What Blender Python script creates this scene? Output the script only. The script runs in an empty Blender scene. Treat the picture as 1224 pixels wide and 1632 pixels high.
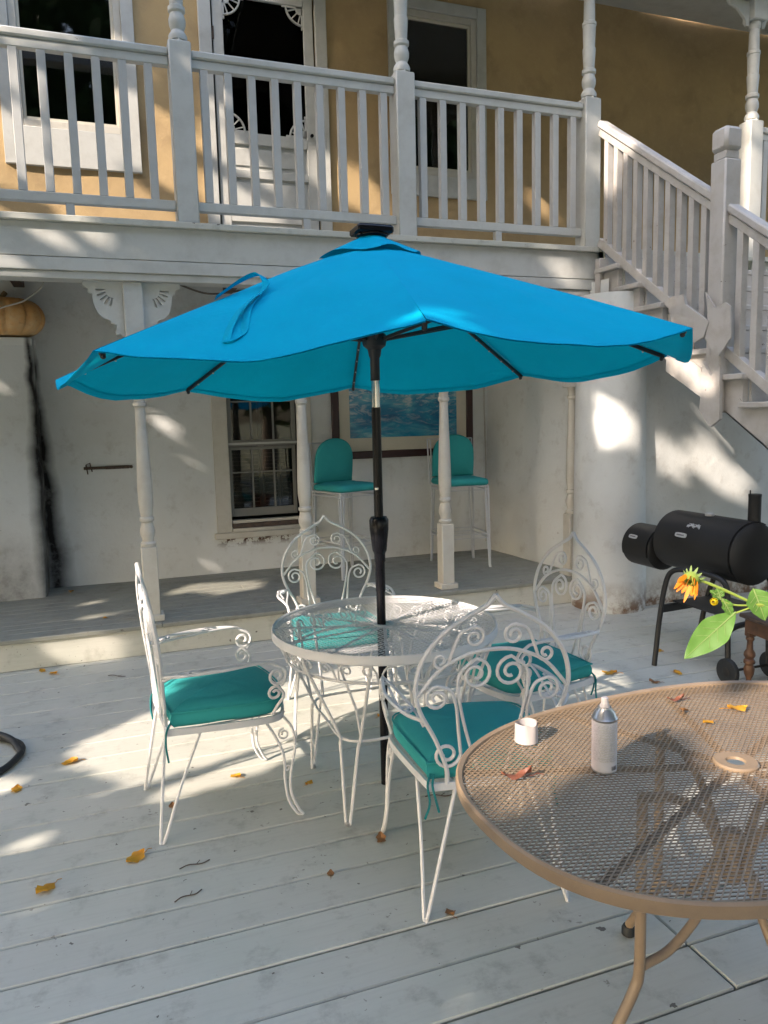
import bpy, bmesh, math, random
from mathutils import Vector, Matrix, noise
scene = bpy.context.scene
R = math.radians; PI = math.pi
rnd = random.Random(7)
COL = scene.collection

# ------------------------------------------------------------------ camera
cam_d = bpy.data.cameras.new('camera'); cam = bpy.data.objects.new('camera', cam_d); COL.objects.link(cam)
PITCH, ROLL, YAW, FPX = R(7.21), R(-1.412), R(19.896), 1221.9
fwd = Vector((math.sin(YAW)*math.cos(PITCH), math.cos(YAW)*math.cos(PITCH), -math.sin(PITCH)))
rgt = Vector((math.cos(YAW), -math.sin(YAW), 0)); upv = rgt.cross(fwd)
r2 = rgt*math.cos(ROLL) + upv*math.sin(ROLL); u2 = -rgt*math.sin(ROLL) + upv*math.cos(ROLL)
M = Matrix((r2, u2, -fwd)).transposed().to_4x4(); M.translation = (0, 0, 1.6)
cam.matrix_world = M
cam_d.sensor_fit = 'VERTICAL'; cam_d.sensor_height = 24; cam_d.lens = 24*FPX/1632
cam_d.clip_start = 0.05; cam_d.clip_end = 600
scene.camera = cam
scene.cycles.diffuse_bounces = 3; scene.cycles.glossy_bounces = 3; scene.cycles.max_bounces = 8
scene.render.resolution_x = 768; scene.render.resolution_y = 1024

# ------------------------------------------------------------------ light
SAZ, SEL = R(24), R(29)                       # direction the light travels / elevation
sdir = Vector((math.cos(SAZ)*math.cos(SEL), math.sin(SAZ)*math.cos(SEL), -math.sin(SEL)))
w = bpy.data.worlds.new('World'); scene.world = w; w.use_nodes = True
nt = w.node_tree; sk = nt.nodes.new('ShaderNodeTexSky'); sk.sky_type = 'NISHITA'; sk.sun_disc = False
sk.sun_elevation = SEL; sk.sun_rotation = math.atan2(-sdir.x, -sdir.y)
sk.air_density = 1.0; sk.dust_density = 4.0; sk.ozone_density = .6
bg = nt.nodes['Background']; nt.links.new(sk.outputs[0], bg.inputs[0]); bg.inputs[1].default_value = 0.15
sun_d = bpy.data.lights.new('sun', 'SUN'); sun_d.energy = 2.1; sun_d.angle = R(0.5); sun_d.color = (1, .85, .72)
sun = bpy.data.objects.new('sun', sun_d); COL.objects.link(sun); sun.location = (-8, -4, 9)
sun.rotation_euler = sdir.to_track_quat('-Z', 'Y').to_euler()
vs = scene.view_settings; vs.view_transform = 'Standard'; vs.look = 'None'; vs.exposure = 2.45; vs.gamma = 1

# ------------------------------------------------------------------ helpers
def tag(o, label=None, cat=None, group=None, kind=None):
    if label: o['label'] = label
    if cat: o['category'] = cat
    if group: o['group'] = group
    if kind: o['kind'] = kind
    return o
def thing(name, loc, label, cat, group=None, rz=0):
    o = bpy.data.objects.new(name, None); COL.objects.link(o); o.location = loc; o.rotation_euler[2] = rz
    o.empty_display_size = .1
    return tag(o, label, cat, group)
def link(name, mesh, parent=None, loc=None, rot=None):
    o = bpy.data.objects.new(name, mesh); COL.objects.link(o)
    if parent: o.parent = parent
    if loc is not None: o.location = loc
    if rot is not None: o.rotation_euler = rot
    return o
def copy_tree(o, parent=None):
    c = o.copy(); COL.objects.link(c); c.parent = parent
    for ch in list(o.children): copy_tree(ch, c)
    return c
class MB:
    def __init__(s): s.v = []; s.f = []
    def add(s, vs, fs):
        n = len(s.v); s.v += [tuple(v) for v in vs]; s.f += [tuple(i+n for i in f) for f in fs]; return s
    def box(s, x0, x1, y0, y1, z0, z1, ch=0.0, m=None):
        cx, cy, cz = (x0+x1)/2, (y0+y1)/2, (z0+z1)/2; hx, hy, hz = abs(x1-x0)/2, abs(y1-y0)/2, abs(z1-z0)/2
        vs, fs = cbox(hx, hy, hz, ch)
        vs = [Vector(v) for v in vs]
        if m is not None: vs = [m @ v for v in vs]
        return s.add([(v.x+cx, v.y+cy, v.z+cz) for v in vs], fs)
    def beam(s, a, b, wx, wz, ch=0.0, up=(0, 0, 1)):
        a, b = Vector(a), Vector(b); d = b-a; L = d.length; d.normalize(); up = Vector(up)
        sx = d.cross(up).normalized(); sz = sx.cross(d)
        vs, fs = cbox(wx/2, L/2, wz/2, ch); c = (a+b)/2
        return s.add([c + sx*v[0] + d*v[1] + sz*v[2] for v in vs], fs)
    def tube(s, pts, r, n=8, closed=False, cap=True, flat=None):
        pts = [Vector(p) for p in pts]; k = len(pts)
        rr = r if isinstance(r, (list, tuple)) else [r]*k
        t0 = (pts[1]-pts[0]).normalized(); ref = Vector((0, 0, 1)) if abs(t0.z) < .9 else Vector((1, 0, 0))
        nx = t0.cross(ref).normalized(); vs = []
        for i, p in enumerate(pts):
            if closed: t = pts[(i+1) % k]-pts[i-1]
            elif i == 0: t = pts[1]-pts[0]
            elif i == k-1: t = pts[-1]-pts[-2]
            else: t = pts[i+1]-pts[i-1]
            if t.length < 1e-9: t = t0
            t.normalize(); nx = (nx - t*nx.dot(t))
            if nx.length < 1e-6: nx = t.orthogonal()
            nx.normalize(); ny = t.cross(nx)
            for j in range(n):
                a = 2*PI*j/n; vs.append(p + (nx*math.cos(a) + ny*math.sin(a))*rr[i])
        fs = []
        for i in range(k if closed else k-1):
            i2 = (i+1) % k
            for j in range(n): j2 = (j+1) % n; fs.append((i*n+j, i*n+j2, i2*n+j2, i2*n+j))
        if cap and not closed: fs.append(tuple(range(n))[::-1]); fs.append(tuple((k-1)*n+j for j in range(n)))
        return s.add(vs, fs)
    def lathe(s, prof, c=(0, 0, 0), n=20, axis='z', cap=True):
        vs = []; fs = []; c = Vector(c)
        for r, z in prof:
            for j in range(n):
                a = 2*PI*j/n; p = (r*math.cos(a), r*math.sin(a), z)
                if axis == 'x': p = (p[2], p[0], p[1])
                if axis == 'y': p = (p[1], p[2], p[0])
                vs.append(c+Vector(p))
        k = len(prof)
        for i in range(k-1):
            for j in range(n): j2 = (j+1) % n; fs.append((i*n+j, i*n+j2, (i+1)*n+j2, (i+1)*n+j))
        if cap: fs.append(tuple(range(n))[::-1]); fs.append(tuple((k-1)*n+j for j in range(n)))
        return s.add(vs, fs)
    def prism(s, poly, y0, y1):                 # outline in x,z pushed along y
        n = len(poly); vs = [(x, y0, z) for x, z in poly] + [(x, y1, z) for x, z in poly]
        fs = [tuple(range(n)), tuple(range(n, 2*n))[::-1]] + [(i, i+n, (i+1) % n+n, (i+1) % n) for i in range(n)]
        return s.add(vs, fs)
    def grid(s, fn, nu, nv):
        vs = [fn(i/nu, j/nv) for j in range(nv+1) for i in range(nu+1)]
        fs = [(j*(nu+1)+i, j*(nu+1)+i+1, (j+1)*(nu+1)+i+1, (j+1)*(nu+1)+i) for j in range(nv) for i in range(nu)]
        return s.add(vs, fs)
    def mesh(s, name, mat, smooth=True, ang=38):
        me = bpy.data.meshes.new(name); me.from_pydata([tuple(v) for v in s.v], [], s.f); me.materials.append(mat)
        bm = bmesh.new(); bm.from_mesh(me); bmesh.ops.recalc_face_normals(bm, faces=bm.faces)
        if smooth:
            for f in bm.faces: f.smooth = True
            lim = R(ang)
            for e in bm.edges:
                if len(e.link_faces) == 2 and e.calc_face_angle(0) > lim: e.smooth = False
        bm.to_mesh(me); bm.free(); me.update()
        return me
    def build(s, name, mat, parent=None, loc=None, rot=None, smooth=True, ang=38):
        return link(name, s.mesh(name, mat, smooth, ang), parent, loc, rot)
_cb = {}
def cbox(hx, hy, hz, ch):
    ch = min(ch, hx*.45, hy*.45, hz*.45)
    if ch <= 1e-6:
        vs = [(x*hx, y*hy, z*hz) for x in (-1, 1) for y in (-1, 1) for z in (-1, 1)]
        return vs, [(0, 1, 3, 2), (4, 6, 7, 5), (0, 4, 5, 1), (2, 3, 7, 6), (0, 2, 6, 4), (1, 5, 7, 3)]
    vs = []; idx = {}
    for x in (-1, 1):
        for y in (-1, 1):
            for z in (-1, 1):
                for a in range(3):
                    h = [hx-ch, hy-ch, hz-ch]; h[a] = (hx, hy, hz)[a]
                    idx[(x, y, z, a)] = len(vs); vs.append((x*h[0], y*h[1], z*h[2]))
    I = idx; fs = []
    for sg in (-1, 1):
        fs.append(tuple(I[(sg, y, z, 0)] for y, z in ((-1, -1), (1, -1), (1, 1), (-1, 1))))
        fs.append(tuple(I[(x, sg, z, 1)] for x, z in ((-1, -1), (1, -1), (1, 1), (-1, 1))))
        fs.append(tuple(I[(x, y, sg, 2)] for x, y in ((-1, -1), (1, -1), (1, 1), (-1, 1))))
    for a in (-1, 1):
        for b in (-1, 1):
            fs.append((I[(a, b, -1, 0)], I[(a, b, 1, 0)], I[(a, b, 1, 1)], I[(a, b, -1, 1)]))
            fs.append((I[(a, -1, b, 0)], I[(a, 1, b, 0)], I[(a, 1, b, 2)], I[(a, -1, b, 2)]))
            fs.append((I[(-1, a, b, 1)], I[(1, a, b, 1)], I[(1, a, b, 2)], I[(-1, a, b, 2)]))
    for x in (-1, 1):
        for y in (-1, 1):
            for z in (-1, 1): fs.append(tuple(I[(x, y, z, a)] for a in range(3)))
    return vs, fs
def cr(pts, n=6, closed=False):                 # Catmull-Rom through the points
    pts = [Vector(p) for p in pts]; k = len(pts); out = []
    for i in range(k if closed else k-1):
        if closed: p0, p1, p2, p3 = pts[i-1], pts[i], pts[(i+1) % k], pts[(i+2) % k]
        else:
            p1, p2 = pts[i], pts[i+1]; p0 = pts[i-1] if i else p1*2-p2; p3 = pts[i+2] if i+2 < k else p2*2-p1
        for j in range(n):
            t = j/n; out.append(.5*((2*p1) + (p2-p0)*t + (2*p0-5*p1+4*p2-p3)*t*t + (3*p1-p0-3*p2+p3)*t**3))
    if not closed: out.append(pts[-1])
    return out
def spiral(cx, cy, r0, r1, a0, turns, n=None):
    n = n or max(8, int(abs(turns)*18)); o = []
    for i in range(n+1):
        t = i/n; a = R(a0) + 2*PI*turns*t; r = r0+(r1-r0)*t; o.append((cx+r*math.cos(a), cy+r*math.sin(a)))
    return o
def shape2d(name, outline, holes, depth, mat, parent, loc, rot=None):   # flat sawn board with cut-outs
    cu = bpy.data.curves.new(name, 'CURVE'); cu.dimensions = '2D'; cu.fill_mode = 'BOTH'; cu.extrude = depth/2
    for poly in [outline]+holes:
        sp = cu.splines.new('POLY'); sp.points.add(len(poly)-1); sp.use_cyclic_u = True
        for p, q in zip(sp.points, poly): p.co = (q[0], q[1], 0, 1)
    t = bpy.data.objects.new('tmp', cu); COL.objects.link(t)
    dg = bpy.context.evaluated_depsgraph_get(); me = bpy.data.meshes.new_from_object(t.evaluated_get(dg))
    bpy.data.objects.remove(t); me.name = name; me.materials.clear(); me.materials.append(mat)
    return link(name, me, parent, loc, rot or (PI/2, 0, 0))

# ------------------------------------------------------------------ materials
class NT:
    def __init__(s, name):
        s.m = bpy.data.materials.new(name); s.m.use_nodes = True; s.t = s.m.node_tree; s.n = s.t.nodes
        s.b = s.n['Principled BSDF']; s.out = s.n['Material Output']
        s.tc = s.n.new('ShaderNodeTexCoord')
    def L(s, a, b): s.t.links.new(a, b)
    def map(s, src='Object', sc=(1, 1, 1), loc=(0, 0, 0), rot=(0, 0, 0)):
        m = s.n.new('ShaderNodeMapping'); s.L(s.tc.outputs[src], m.inputs[0]); m.inputs['Scale'].default_value = sc
        m.inputs['Location'].default_value = loc; m.inputs['Rotation'].default_value = rot; return m.outputs[0]
    def noise(s, vec, scale, detail=4, rough=.55, dist=0):
        n = s.n.new('ShaderNodeTexNoise'); s.L(vec, n.inputs['Vector']); n.inputs['Scale'].default_value = scale
        n.inputs['Detail'].default_value = detail; n.inputs['Roughness'].default_value = rough; n.inputs['Distortion'].default_value = dist
        return n.outputs[0]
    def voro(s, vec, scale, feat='F1', rand=1):
        n = s.n.new('ShaderNodeTexVoronoi'); s.L(vec, n.inputs['Vector']); n.inputs['Scale'].default_value = scale; n.feature = feat
        n.inputs['Randomness'].default_value = rand; return n.outputs[0]
    def ramp(s, fac, stops):
        r = s.n.new('ShaderNodeValToRGB'); s.L(fac, r.inputs[0]); e = r.color_ramp.elements
        while len(e) < len(stops): e.new(.5)
        for el, (p, c) in zip(e, stops): el.position = p; el.color = c if len(c) == 4 else (*c, 1)
        return r.outputs[0]
    def rf(s, fac, a, b, lo=0, hi=1):
        m = s.n.new('ShaderNodeMapRange'); s.L(fac, m.inputs[0]); m.inputs[1].default_value = a; m.inputs[2].default_value = b
        m.inputs[3].default_value = lo; m.inputs[4].default_value = hi; return m.outputs[0]
    def mix(s, fac, a, b, mode='MIX'):
        m = s.n.new('ShaderNodeMix'); m.data_type = 'RGBA'; m.blend_type = mode
        for v, i in ((fac, 0), (a, 6), (b, 7)):
            if isinstance(v, (int, float)): m.inputs[i].default_value = v
            elif isinstance(v, tuple): m.inputs[i].default_value = v if len(v) == 4 else (*v, 1)
            else: s.L(v, m.inputs[i])
        return m.outputs[2]
    def math(s, op, a, b=0.5):
        m = s.n.new('ShaderNodeMath'); m.operation = op
        for i, v in ((0, a), (1, b)):
            if isinstance(v, (int, float)): m.inputs[i].default_value = v
            else: s.L(v, m.inputs[i])
        return m.outputs[0]
    def sep(s, vec):
        n = s.n.new('ShaderNodeSeparateXYZ'); s.L(vec, n.inputs[0]); return n.outputs
    def rand(s): return s.n.new('ShaderNodeObjectInfo').outputs['Random']
    def bump(s, h, strength=.3, dist=.01):
        b = s.n.new('ShaderNodeBump'); b.inputs['Strength'].default_value = strength; b.inputs['Distance'].default_value = dist
        s.L(h, b.inputs['Height']); s.L(b.outputs[0], s.b.inputs['Normal']); return b
    def fin(s, col, rough=.6, metal=0, spec=.5):
        for v, k in ((col, 'Base Color'), (rough, 'Roughness'), (metal, 'Metallic'), (spec, 'Specular IOR Level')):
            if isinstance(v, tuple): s.b.inputs[k].default_value = (*v, 1) if len(v) == 3 else v
            elif isinstance(v, (int, float)): s.b.inputs[k].default_value = v
            else: s.L(v, s.b.inputs[k])
        return s.m
def mat_paint(name, base, dirt, amount=.5, chips=None, rough=.5, scale=1, streak=1.0):
    t = NT(name); v = t.map('Object', (1, 1, streak)); r = t.rand()
    off = t.n.new('ShaderNodeVectorMath'); off.operation = 'ADD'; t.L(v, off.inputs[0])
    cx = t.n.new('ShaderNodeCombineXYZ')
    mu = t.math('MULTIPLY', r, 37.0)
    for i in range(3): t.L(mu, cx.inputs[i])
    t.L(cx.outputs[0], off.inputs[1]); v = off.outputs[0]
    n1 = t.noise(v, 5*scale, 6, .65); c = t.mix(t.rf(n1, .45, .75, 0, amount), base, dirt)
    c = t.mix(t.rf(r, 0, 1, 0, .16), c, tuple(x*.82 for x in base))
    n3 = t.noise(v, 60*scale, 3, .6); c = t.mix(t.rf(n3, .62, .75, 0, .45*amount), c, dirt)
    h = n1
    if chips:
        n2 = t.noise(v, 11*scale, 8, .7); f = t.rf(n2, chips[0], chips[0]+.02); c = t.mix(f, c, chips[1])
        h = t.math('SUBTRACT', n3, t.math('MULTIPLY', f, 1.5))
    t.bump(h, .15, .004)
    return t.fin(c, rough)
def mat_plain(name, col, rough=.5, metal=0, var=.15, scale=12, bump=.06, spec=.5):
    t = NT(name); v = t.map('Object'); n = t.noise(v, scale, 5, .6)
    c = t.mix(t.rf(n, .3, .7), tuple(x*(1-var) for x in col), tuple(min(1, x*(1+var)) for x in col))
    t.bump(t.noise(v, scale*8, 3), bump, .003)
    return t.fin(c, t.rf(n, .3, .7, rough*.85, min(1, rough*1.15)), metal, spec)
MT = {}
MT['trim'] = mat_paint('white_trim_paint', (.50, .505, .475), (.29, .275, .24), .45, (.70, (.20, .15, .11)), .5, 1.2)
MT['baluster'] = mat_paint('white_baluster_paint', (.46, .465, .45), (.36, .34, .30), .4, (.73, (.22, .17, .13)), .5, 1.6)
MT['worn'] = mat_paint('weathered_white_stair_paint', (.46, .44, .415), (.30, .25, .20), .6, (.665, (.10, .075, .06)), .65, 1.5)
MT['post'] = mat_paint('cream_post_paint', (.52, .50, .44), (.36, .31, .24), .45, (.72, (.25, .18, .12)), .5, 1.5)
MT['metalw'] = mat_paint('white_painted_iron', (.62, .62, .635), (.45, .43, .41), .25, (.76, (.30, .20, .13)), .38, 3)
MT['metalstool'] = mat_paint('pale_blue_white_painted_iron', (.50, .53, .56), (.35, .35, .35), .3, None, .4, 3)
MT['black'] = mat_plain('black_gloss_pole', (.006, .006, .008), .25, 0, .2, 8, .02, .22)
MT['blackmatte'] = mat_plain('black_plastic', (.012, .012, .013), .5, 0, .2, 8, .05)
MT['grill'] = mat_plain('black_grill_enamel', (.014, .0135, .013), .5, .1, .35, 5, .08)
MT['steel'] = mat_plain('bright_steel', (.62, .62, .62), .22, 1, .1, 20, .02)
MT['badge'] = mat_plain('grey_metal_badge', (.50, .50, .49), .4, .3, .1, 20, .02)
MT['tan'] = mat_paint('tan_powder_coat', (.25, .18, .115), (.13, .09, .06), .5, (.70, (.46, .43, .40)), .42, 2)
MT['rubber'] = mat_plain('black_rubber', (.012, .014, .016), .6, 0, .3, 30, .1)
MT['wood'] = mat_plain('dark_brown_wood', (.105, .048, .022), .45, 0, .5, 14, .2)
MT['woodtop'] = mat_plain('grey_brown_wood_top', (.075, .05, .037), .6, 0, .5, 25, .3)
MT['rust'] = mat_plain('rusty_iron', (.085, .06, .045), .8, .2, .5, 60, .4)
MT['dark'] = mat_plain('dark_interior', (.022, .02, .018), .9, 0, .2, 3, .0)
MT['curtain'] = mat_plain('pale_curtain', (.30, .27, .24), .9, 0, .2, 3, .0)
MT['frame'] = mat_plain('dark_red_brown_frame', (.035, .012, .012), .4, 0, .3, 14, .08)
MT['matte'] = mat_plain('cream_picture_mat', (.55, .52, .43), .8, 0, .05, 4, .02)
MT['sashgrey'] = mat_plain('shaded_grey_sash', (.20, .195, .175), .6, 0, .1, 6, .05)  # dark grey stands for the shade and screen over the sash
MT['cap'] = mat_plain('white_plastic_cap', (.42, .39, .385), .45, 0, .03, 5, .02)
MT['string'] = mat_plain('pale_wire', (.42, .40, .36), .6)
MT['cable'] = mat_plain('brown_cable', (.10, .08, .06), .6)
MT['silver'] = mat_plain('dull_silver', (.45, .45, .46), .35, .9, .1, 12, .03)
def mat_deck(name, base, dark, green):
    t = NT(name); r = t.rand(); v = t.map('Object', (1, 1, 1)); g = t.n.new('ShaderNodeNewGeometry')
    wv = g.outputs['Position']
    n1 = t.noise(wv, 1.3, 6, .65); n2 = t.noise(wv, 7, 7, .7)
    mp = t.n.new('ShaderNodeMapping'); t.L(wv, mp.inputs[0]); mp.inputs['Scale'].default_value = (1.5, 26, 26)
    n3 = t.noise(mp.outputs[0], 3, 5, .6)
    c = t.mix(t.rf(n1, .35, .7), base, green)
    c = t.mix(t.rf(r, 0, 1, 0, .35), c, tuple(x*.84 for x in base))
    c = t.mix(t.rf(n3, .48, .78, 0, .18), c, dark)
    c = t.mix(t.rf(n2, .54, .76, 0, .7), c, dark); c = t.mix(t.rf(t.noise(wv, 3.1, 5, .7, .5), .56, .72, 0, .4), c, tuple(x*.72 for x in green))
    dn = t.n.new('ShaderNodeTexNoise'); t.L(wv, dn.inputs['Vector']); dn.inputs['Scale'].default_value = 38; dn.inputs['Detail'].default_value = 3
    va = t.n.new('ShaderNodeVectorMath'); va.operation = 'MULTIPLY_ADD'; t.L(dn.outputs['Color'], va.inputs[0]); va.inputs[1].default_value = (.05, .04, .0); t.L(wv, va.inputs[2]); wd_ = va.outputs[0]
    sp = t.voro(wd_, 13); sz = t.noise(wv, 9, 2)
    f = t.math('LESS_THAN', sp, t.rf(sz, .44, .72, .0, .15)); c = t.mix(t.math('MULTIPLY', f, .85), c, (.06, .045, .035))
    sp2 = t.voro(wd_, 34); f2 = t.math('LESS_THAN', sp2, t.rf(t.noise(wv, 5, 3), .45, .72, 0, .24)); c = t.mix(t.math('MULTIPLY', f2, .5), c, (.10, .08, .06))
    t.bump(t.math('ADD', t.math('MULTIPLY', n3, .6), n2), .22, .004)
    return t.fin(c, t.rf(n2, .3, .7, .42, .68))
MT['deck'] = mat_deck('grey_white_deck_paint', (.52, .51, .455), (.23, .21, .18), (.45, .465, .405))
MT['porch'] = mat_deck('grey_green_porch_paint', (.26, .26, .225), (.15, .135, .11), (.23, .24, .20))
def mat_stucco():
    t = NT('tan_stucco'); v = t.map('Object'); n1 = t.noise(v, .9, 6, .6); n2 = t.noise(v, 14, 8, .75); n3 = t.noise(v, 3.2, 5, .6, .4)
    c = t.mix(t.rf(n1, .35, .68), (.50, .36, .185), (.38, .27, .15)); c = t.mix(t.rf(n3, .52, .72, 0, .5), c, (.30, .21, .115))
    c = t.mix(t.rf(n2, .5, .75, 0, .4), c, (.56, .42, .24))
    t.bump(n2, .45, .012); return t.fin(c, .92, 0, .2)
MT['stucco'] = mat_stucco()
def mat_plaster():
    t = NT('grey_white_plaster'); g = t.n.new('ShaderNodeNewGeometry'); P = g.outputs['Position']
    n1 = t.noise(P, 1.1, 6, .6); n2 = t.noise(P, 7, 7, .7); n3 = t.noise(P, 30, 4, .6)
    c = t.mix(t.rf(n1, .35, .7), (.66, .68, .675), (.56, .57, .55))
    c = t.mix(t.rf(n2, .55, .8, 0, .5), c, (.30, .27, .23))
    x, y, z = t.sep(P)
    ch = t.noise(P, 16, 6, .7); c = t.mix(t.rf(ch, .715, .73, 0, .7), c, (.14, .10, .075))
    # peeled band under the window sill
    inx = t.math('MULTIPLY', t.rf(x, .85, 1.0), t.rf(x, 1.75, 1.6)); inz = t.math('MULTIPLY', t.rf(z, .44, .50), t.rf(z, .565, .55))
    pl = t.math('MULTIPLY', t.math('MULTIPLY', inx, inz), t.rf(t.noise(P, 11, 6, .7), .5, .54)); c = t.mix(pl, c, (.10, .055, .04))
    # soot on the chimney corner and its foot
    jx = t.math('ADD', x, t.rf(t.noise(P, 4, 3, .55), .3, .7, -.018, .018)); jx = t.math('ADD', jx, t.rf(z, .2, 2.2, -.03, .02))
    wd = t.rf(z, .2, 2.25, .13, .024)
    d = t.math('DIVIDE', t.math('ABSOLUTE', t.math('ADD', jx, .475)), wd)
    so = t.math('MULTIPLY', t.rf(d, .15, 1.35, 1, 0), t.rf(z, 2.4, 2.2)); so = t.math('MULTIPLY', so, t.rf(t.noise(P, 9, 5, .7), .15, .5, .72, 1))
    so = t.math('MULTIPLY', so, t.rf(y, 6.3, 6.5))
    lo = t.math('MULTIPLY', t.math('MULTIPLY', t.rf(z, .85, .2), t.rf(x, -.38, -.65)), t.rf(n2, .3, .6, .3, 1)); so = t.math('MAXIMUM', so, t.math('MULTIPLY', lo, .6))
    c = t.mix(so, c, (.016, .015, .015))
    # bare earth at the foot of the wall by the grill
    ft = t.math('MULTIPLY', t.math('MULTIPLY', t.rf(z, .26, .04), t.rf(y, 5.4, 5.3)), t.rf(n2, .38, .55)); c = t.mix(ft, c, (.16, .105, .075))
    t.bump(t.math('ADD', t.math('MULTIPLY', n2, 1.0), t.math('MULTIPLY', n3, .25)), .4, .015)
    return t.fin(c, .88, 0, .25)
MT['plaster'] = mat_plaster()
def mat_fabric(name, col, trans, weave=900, rough=.85, var=.12, tfac=.35, spec=.3):
    t = NT(name); v = t.map('Object'); n = t.noise(v, 3, 4); n2 = t.noise(v, 40, 4, .7)
    c = t.mix(t.rf(n, .3, .7), tuple(x*(1-var) for x in col), tuple(min(1, x*(1+var)) for x in col))
    c = t.mix(t.rf(n2, .58, .8, 0, .25), c, tuple(min(1, x*1.25+.02) for x in col))
    t.bump(t.math('ADD', t.noise(v, 55, 4, .6), t.math('MULTIPLY', t.noise(v, 7, 3, .5, .6), 2.5)), .16, .008); t.fin(c, rough, 0, spec)
    if tfac > 0:
        tr = t.n.new('ShaderNodeBsdfTranslucent'); tr.inputs[0].default_value = (*trans, 1)
        mx = t.n.new('ShaderNodeMixShader'); mx.inputs[0].default_value = tfac
        t.L(t.b.outputs[0], mx.inputs[1]); t.L(tr.outputs[0], mx.inputs[2]); t.L(mx.outputs[0], t.out.inputs[0])
    return t.m
MT['canopy'] = mat_fabric('turquoise_canopy_cloth', (.0, .42, .66), (.0, .30, .33), tfac=.14, var=.06, spec=.06)
MT['cushion'] = mat_fabric('teal_cushion_cloth', (.03, .30, .30), (0, 0, 0), tfac=0, var=.08)
MT['ribbon'] = mat_fabric('teal_ribbon', (.015, .20, .22), (0, .2, .2), tfac=.2)
def mat_leafy(name, col, col2, tfac=.35, rough=.5):
    t = NT(name); r = t.rand(); v = t.map('Object'); n = t.noise(v, 9, 4)
    c = t.mix(t.rf(n, .3, .7), col, col2); t.fin(c, rough, 0, .3)
    tr = t.n.new('ShaderNodeBsdfTranslucent'); t.L(c, tr.inputs[0]); mx = t.n.new('ShaderNodeMixShader'); mx.inputs[0].default_value = tfac
    t.L(t.b.outputs[0], mx.inputs[1]); t.L(tr.outputs[0], mx.inputs[2]); t.L(mx.outputs[0], t.out.inputs[0]); return t.m
MT['leaf'] = mat_leafy('sunflower_leaf', (.085, .19, .032), (.12, .24, .05), .25)
MT['vein'] = mat_leafy('leaf_vein', (.24, .34, .11), (.28, .37, .14))
MT['stem'] = mat_leafy('green_stem', (.22, .30, .05), (.28, .35, .07), .2)
MT['petal'] = mat_leafy('orange_petal', (.70, .30, .02), (.75, .17, .02), .3)
MT['bud'] = mat_leafy('yellow_bud', (.80, .66, .03), (.75, .55, .02), .3)
MT['yleaf'] = mat_leafy('fallen_yellow_leaf', (.62, .34, .03), (.50, .22, .02), .2)
MT['bleaf'] = mat_leafy('fallen_brown_leaf', (.22, .10, .04), (.30, .16, .07), .1)
MT['rleaf'] = mat_leafy('curled_red_brown_leaf', (.24, .085, .045), (.16, .06, .04), .1)
MT['treeleaf'] = mat_plain('tree_leaf', (.055, .095, .03), .5, 0, .3, 3, 0)
MT['bark'] = mat_plain('tree_bark', (.10, .075, .055), .9, 0, .4, 8, .6)
def mat_glass(name, tint, refl=1.0):
    t = NT(name); gl = t.n.new('ShaderNodeBsdfGlossy'); gl.inputs['Roughness'].default_value = .03
    tp = t.n.new('ShaderNodeBsdfTransparent'); tp.inputs[0].default_value = (*tint, 1)
    fr = t.n.new('ShaderNodeFresnel'); fr.inputs[0].default_value = 1.5
    v = t.map('Object'); b = t.n.new('ShaderNodeBump'); b.inputs['Strength'].default_value = .08; b.inputs['Distance'].default_value = .01
    t.L(t.noise(v, 2.2, 2), b.inputs['Height']); t.L(b.outputs[0], gl.inputs['Normal'])
    mx = t.n.new('ShaderNodeMixShader'); t.L(t.math('MULTIPLY', fr.outputs[0], 1.6*refl), mx.inputs[0]); t.L(tp.outputs[0], mx.inputs[1]); t.L(gl.outputs[0], mx.inputs[2])
    t.L(mx.outputs[0], t.out.inputs[0]); return t.m
MT['glass'] = mat_glass('window_glass', (.55, .56, .55)); MT['screen'] = mat_glass('insect_screen', (.22, .20, .18), .15)
def mat_sea():
    t = NT('seascape_print'); v = t.map('Object', (1, 1, 3.6), (0, 0, 0), (0, R(14), 0)); n = t.noise(v, 2.6, 8, .6, .9); n2 = t.noise(v, 4.2, 9, .72, 1.6); x, y, z = t.sep(t.map('Object'))
    c = t.ramp(n, [(.30, (.005, .10, .22)), (.48, (.01, .20, .36)), (.60, (.06, .33, .45)), (.72, (.40, .52, .55))])
    c = t.mix(t.math('MULTIPLY', t.rf(n2, .50, .60), t.rf(z, -.35, .1, .15, .95)), c, (.52, .58, .58))
    return t.fin(c, .12, 0, .5)
MT['sea'] = mat_sea()
def mat_pumpkin():
    t = NT('pumpkin_skin'); v = t.map('Object'); n = t.noise(v, 6, 6, .65); n2 = t.noise(v, 22, 5, .7)
    c = t.ramp(n, [(.3, (.50, .22, .065)), (.5, (.62, .34, .12)), (.7, (.60, .42, .22))]); c = t.mix(t.rf(n2, .55, .75, 0, .5), c, (.20, .10, .045))
    t.bump(n2, .2, .006); return t.fin(c, .5)
MT['pumpkin'] = mat_pumpkin()
MT['pstem'] = mat_plain('dry_stem', (.20, .14, .07), .8)
def mat_canlabel():
    t = NT('spray_can_print'); x, y, z = t.sep(t.map('Object')); n = t.noise(t.map('Object', (60, 60, 240)), 4, 3, .6)
    ink = t.math('MULTIPLY', t.rf(n, .5, .56), t.math('MULTIPLY', t.rf(z, .030, .034), t.rf(z, .128, .124)))
    c = t.mix(t.math('MULTIPLY', ink, .5), (.56, .56, .60), (.22, .23, .27)); c = t.mix(t.rf(x, -.03, -.008, .35, 0), c, (.62, .40, .38))
    return t.fin(c, .3)
MT['can'] = mat_canlabel()
MT['ink'] = mat_plain('black_ink', (.02, .02, .025), .4)
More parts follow.
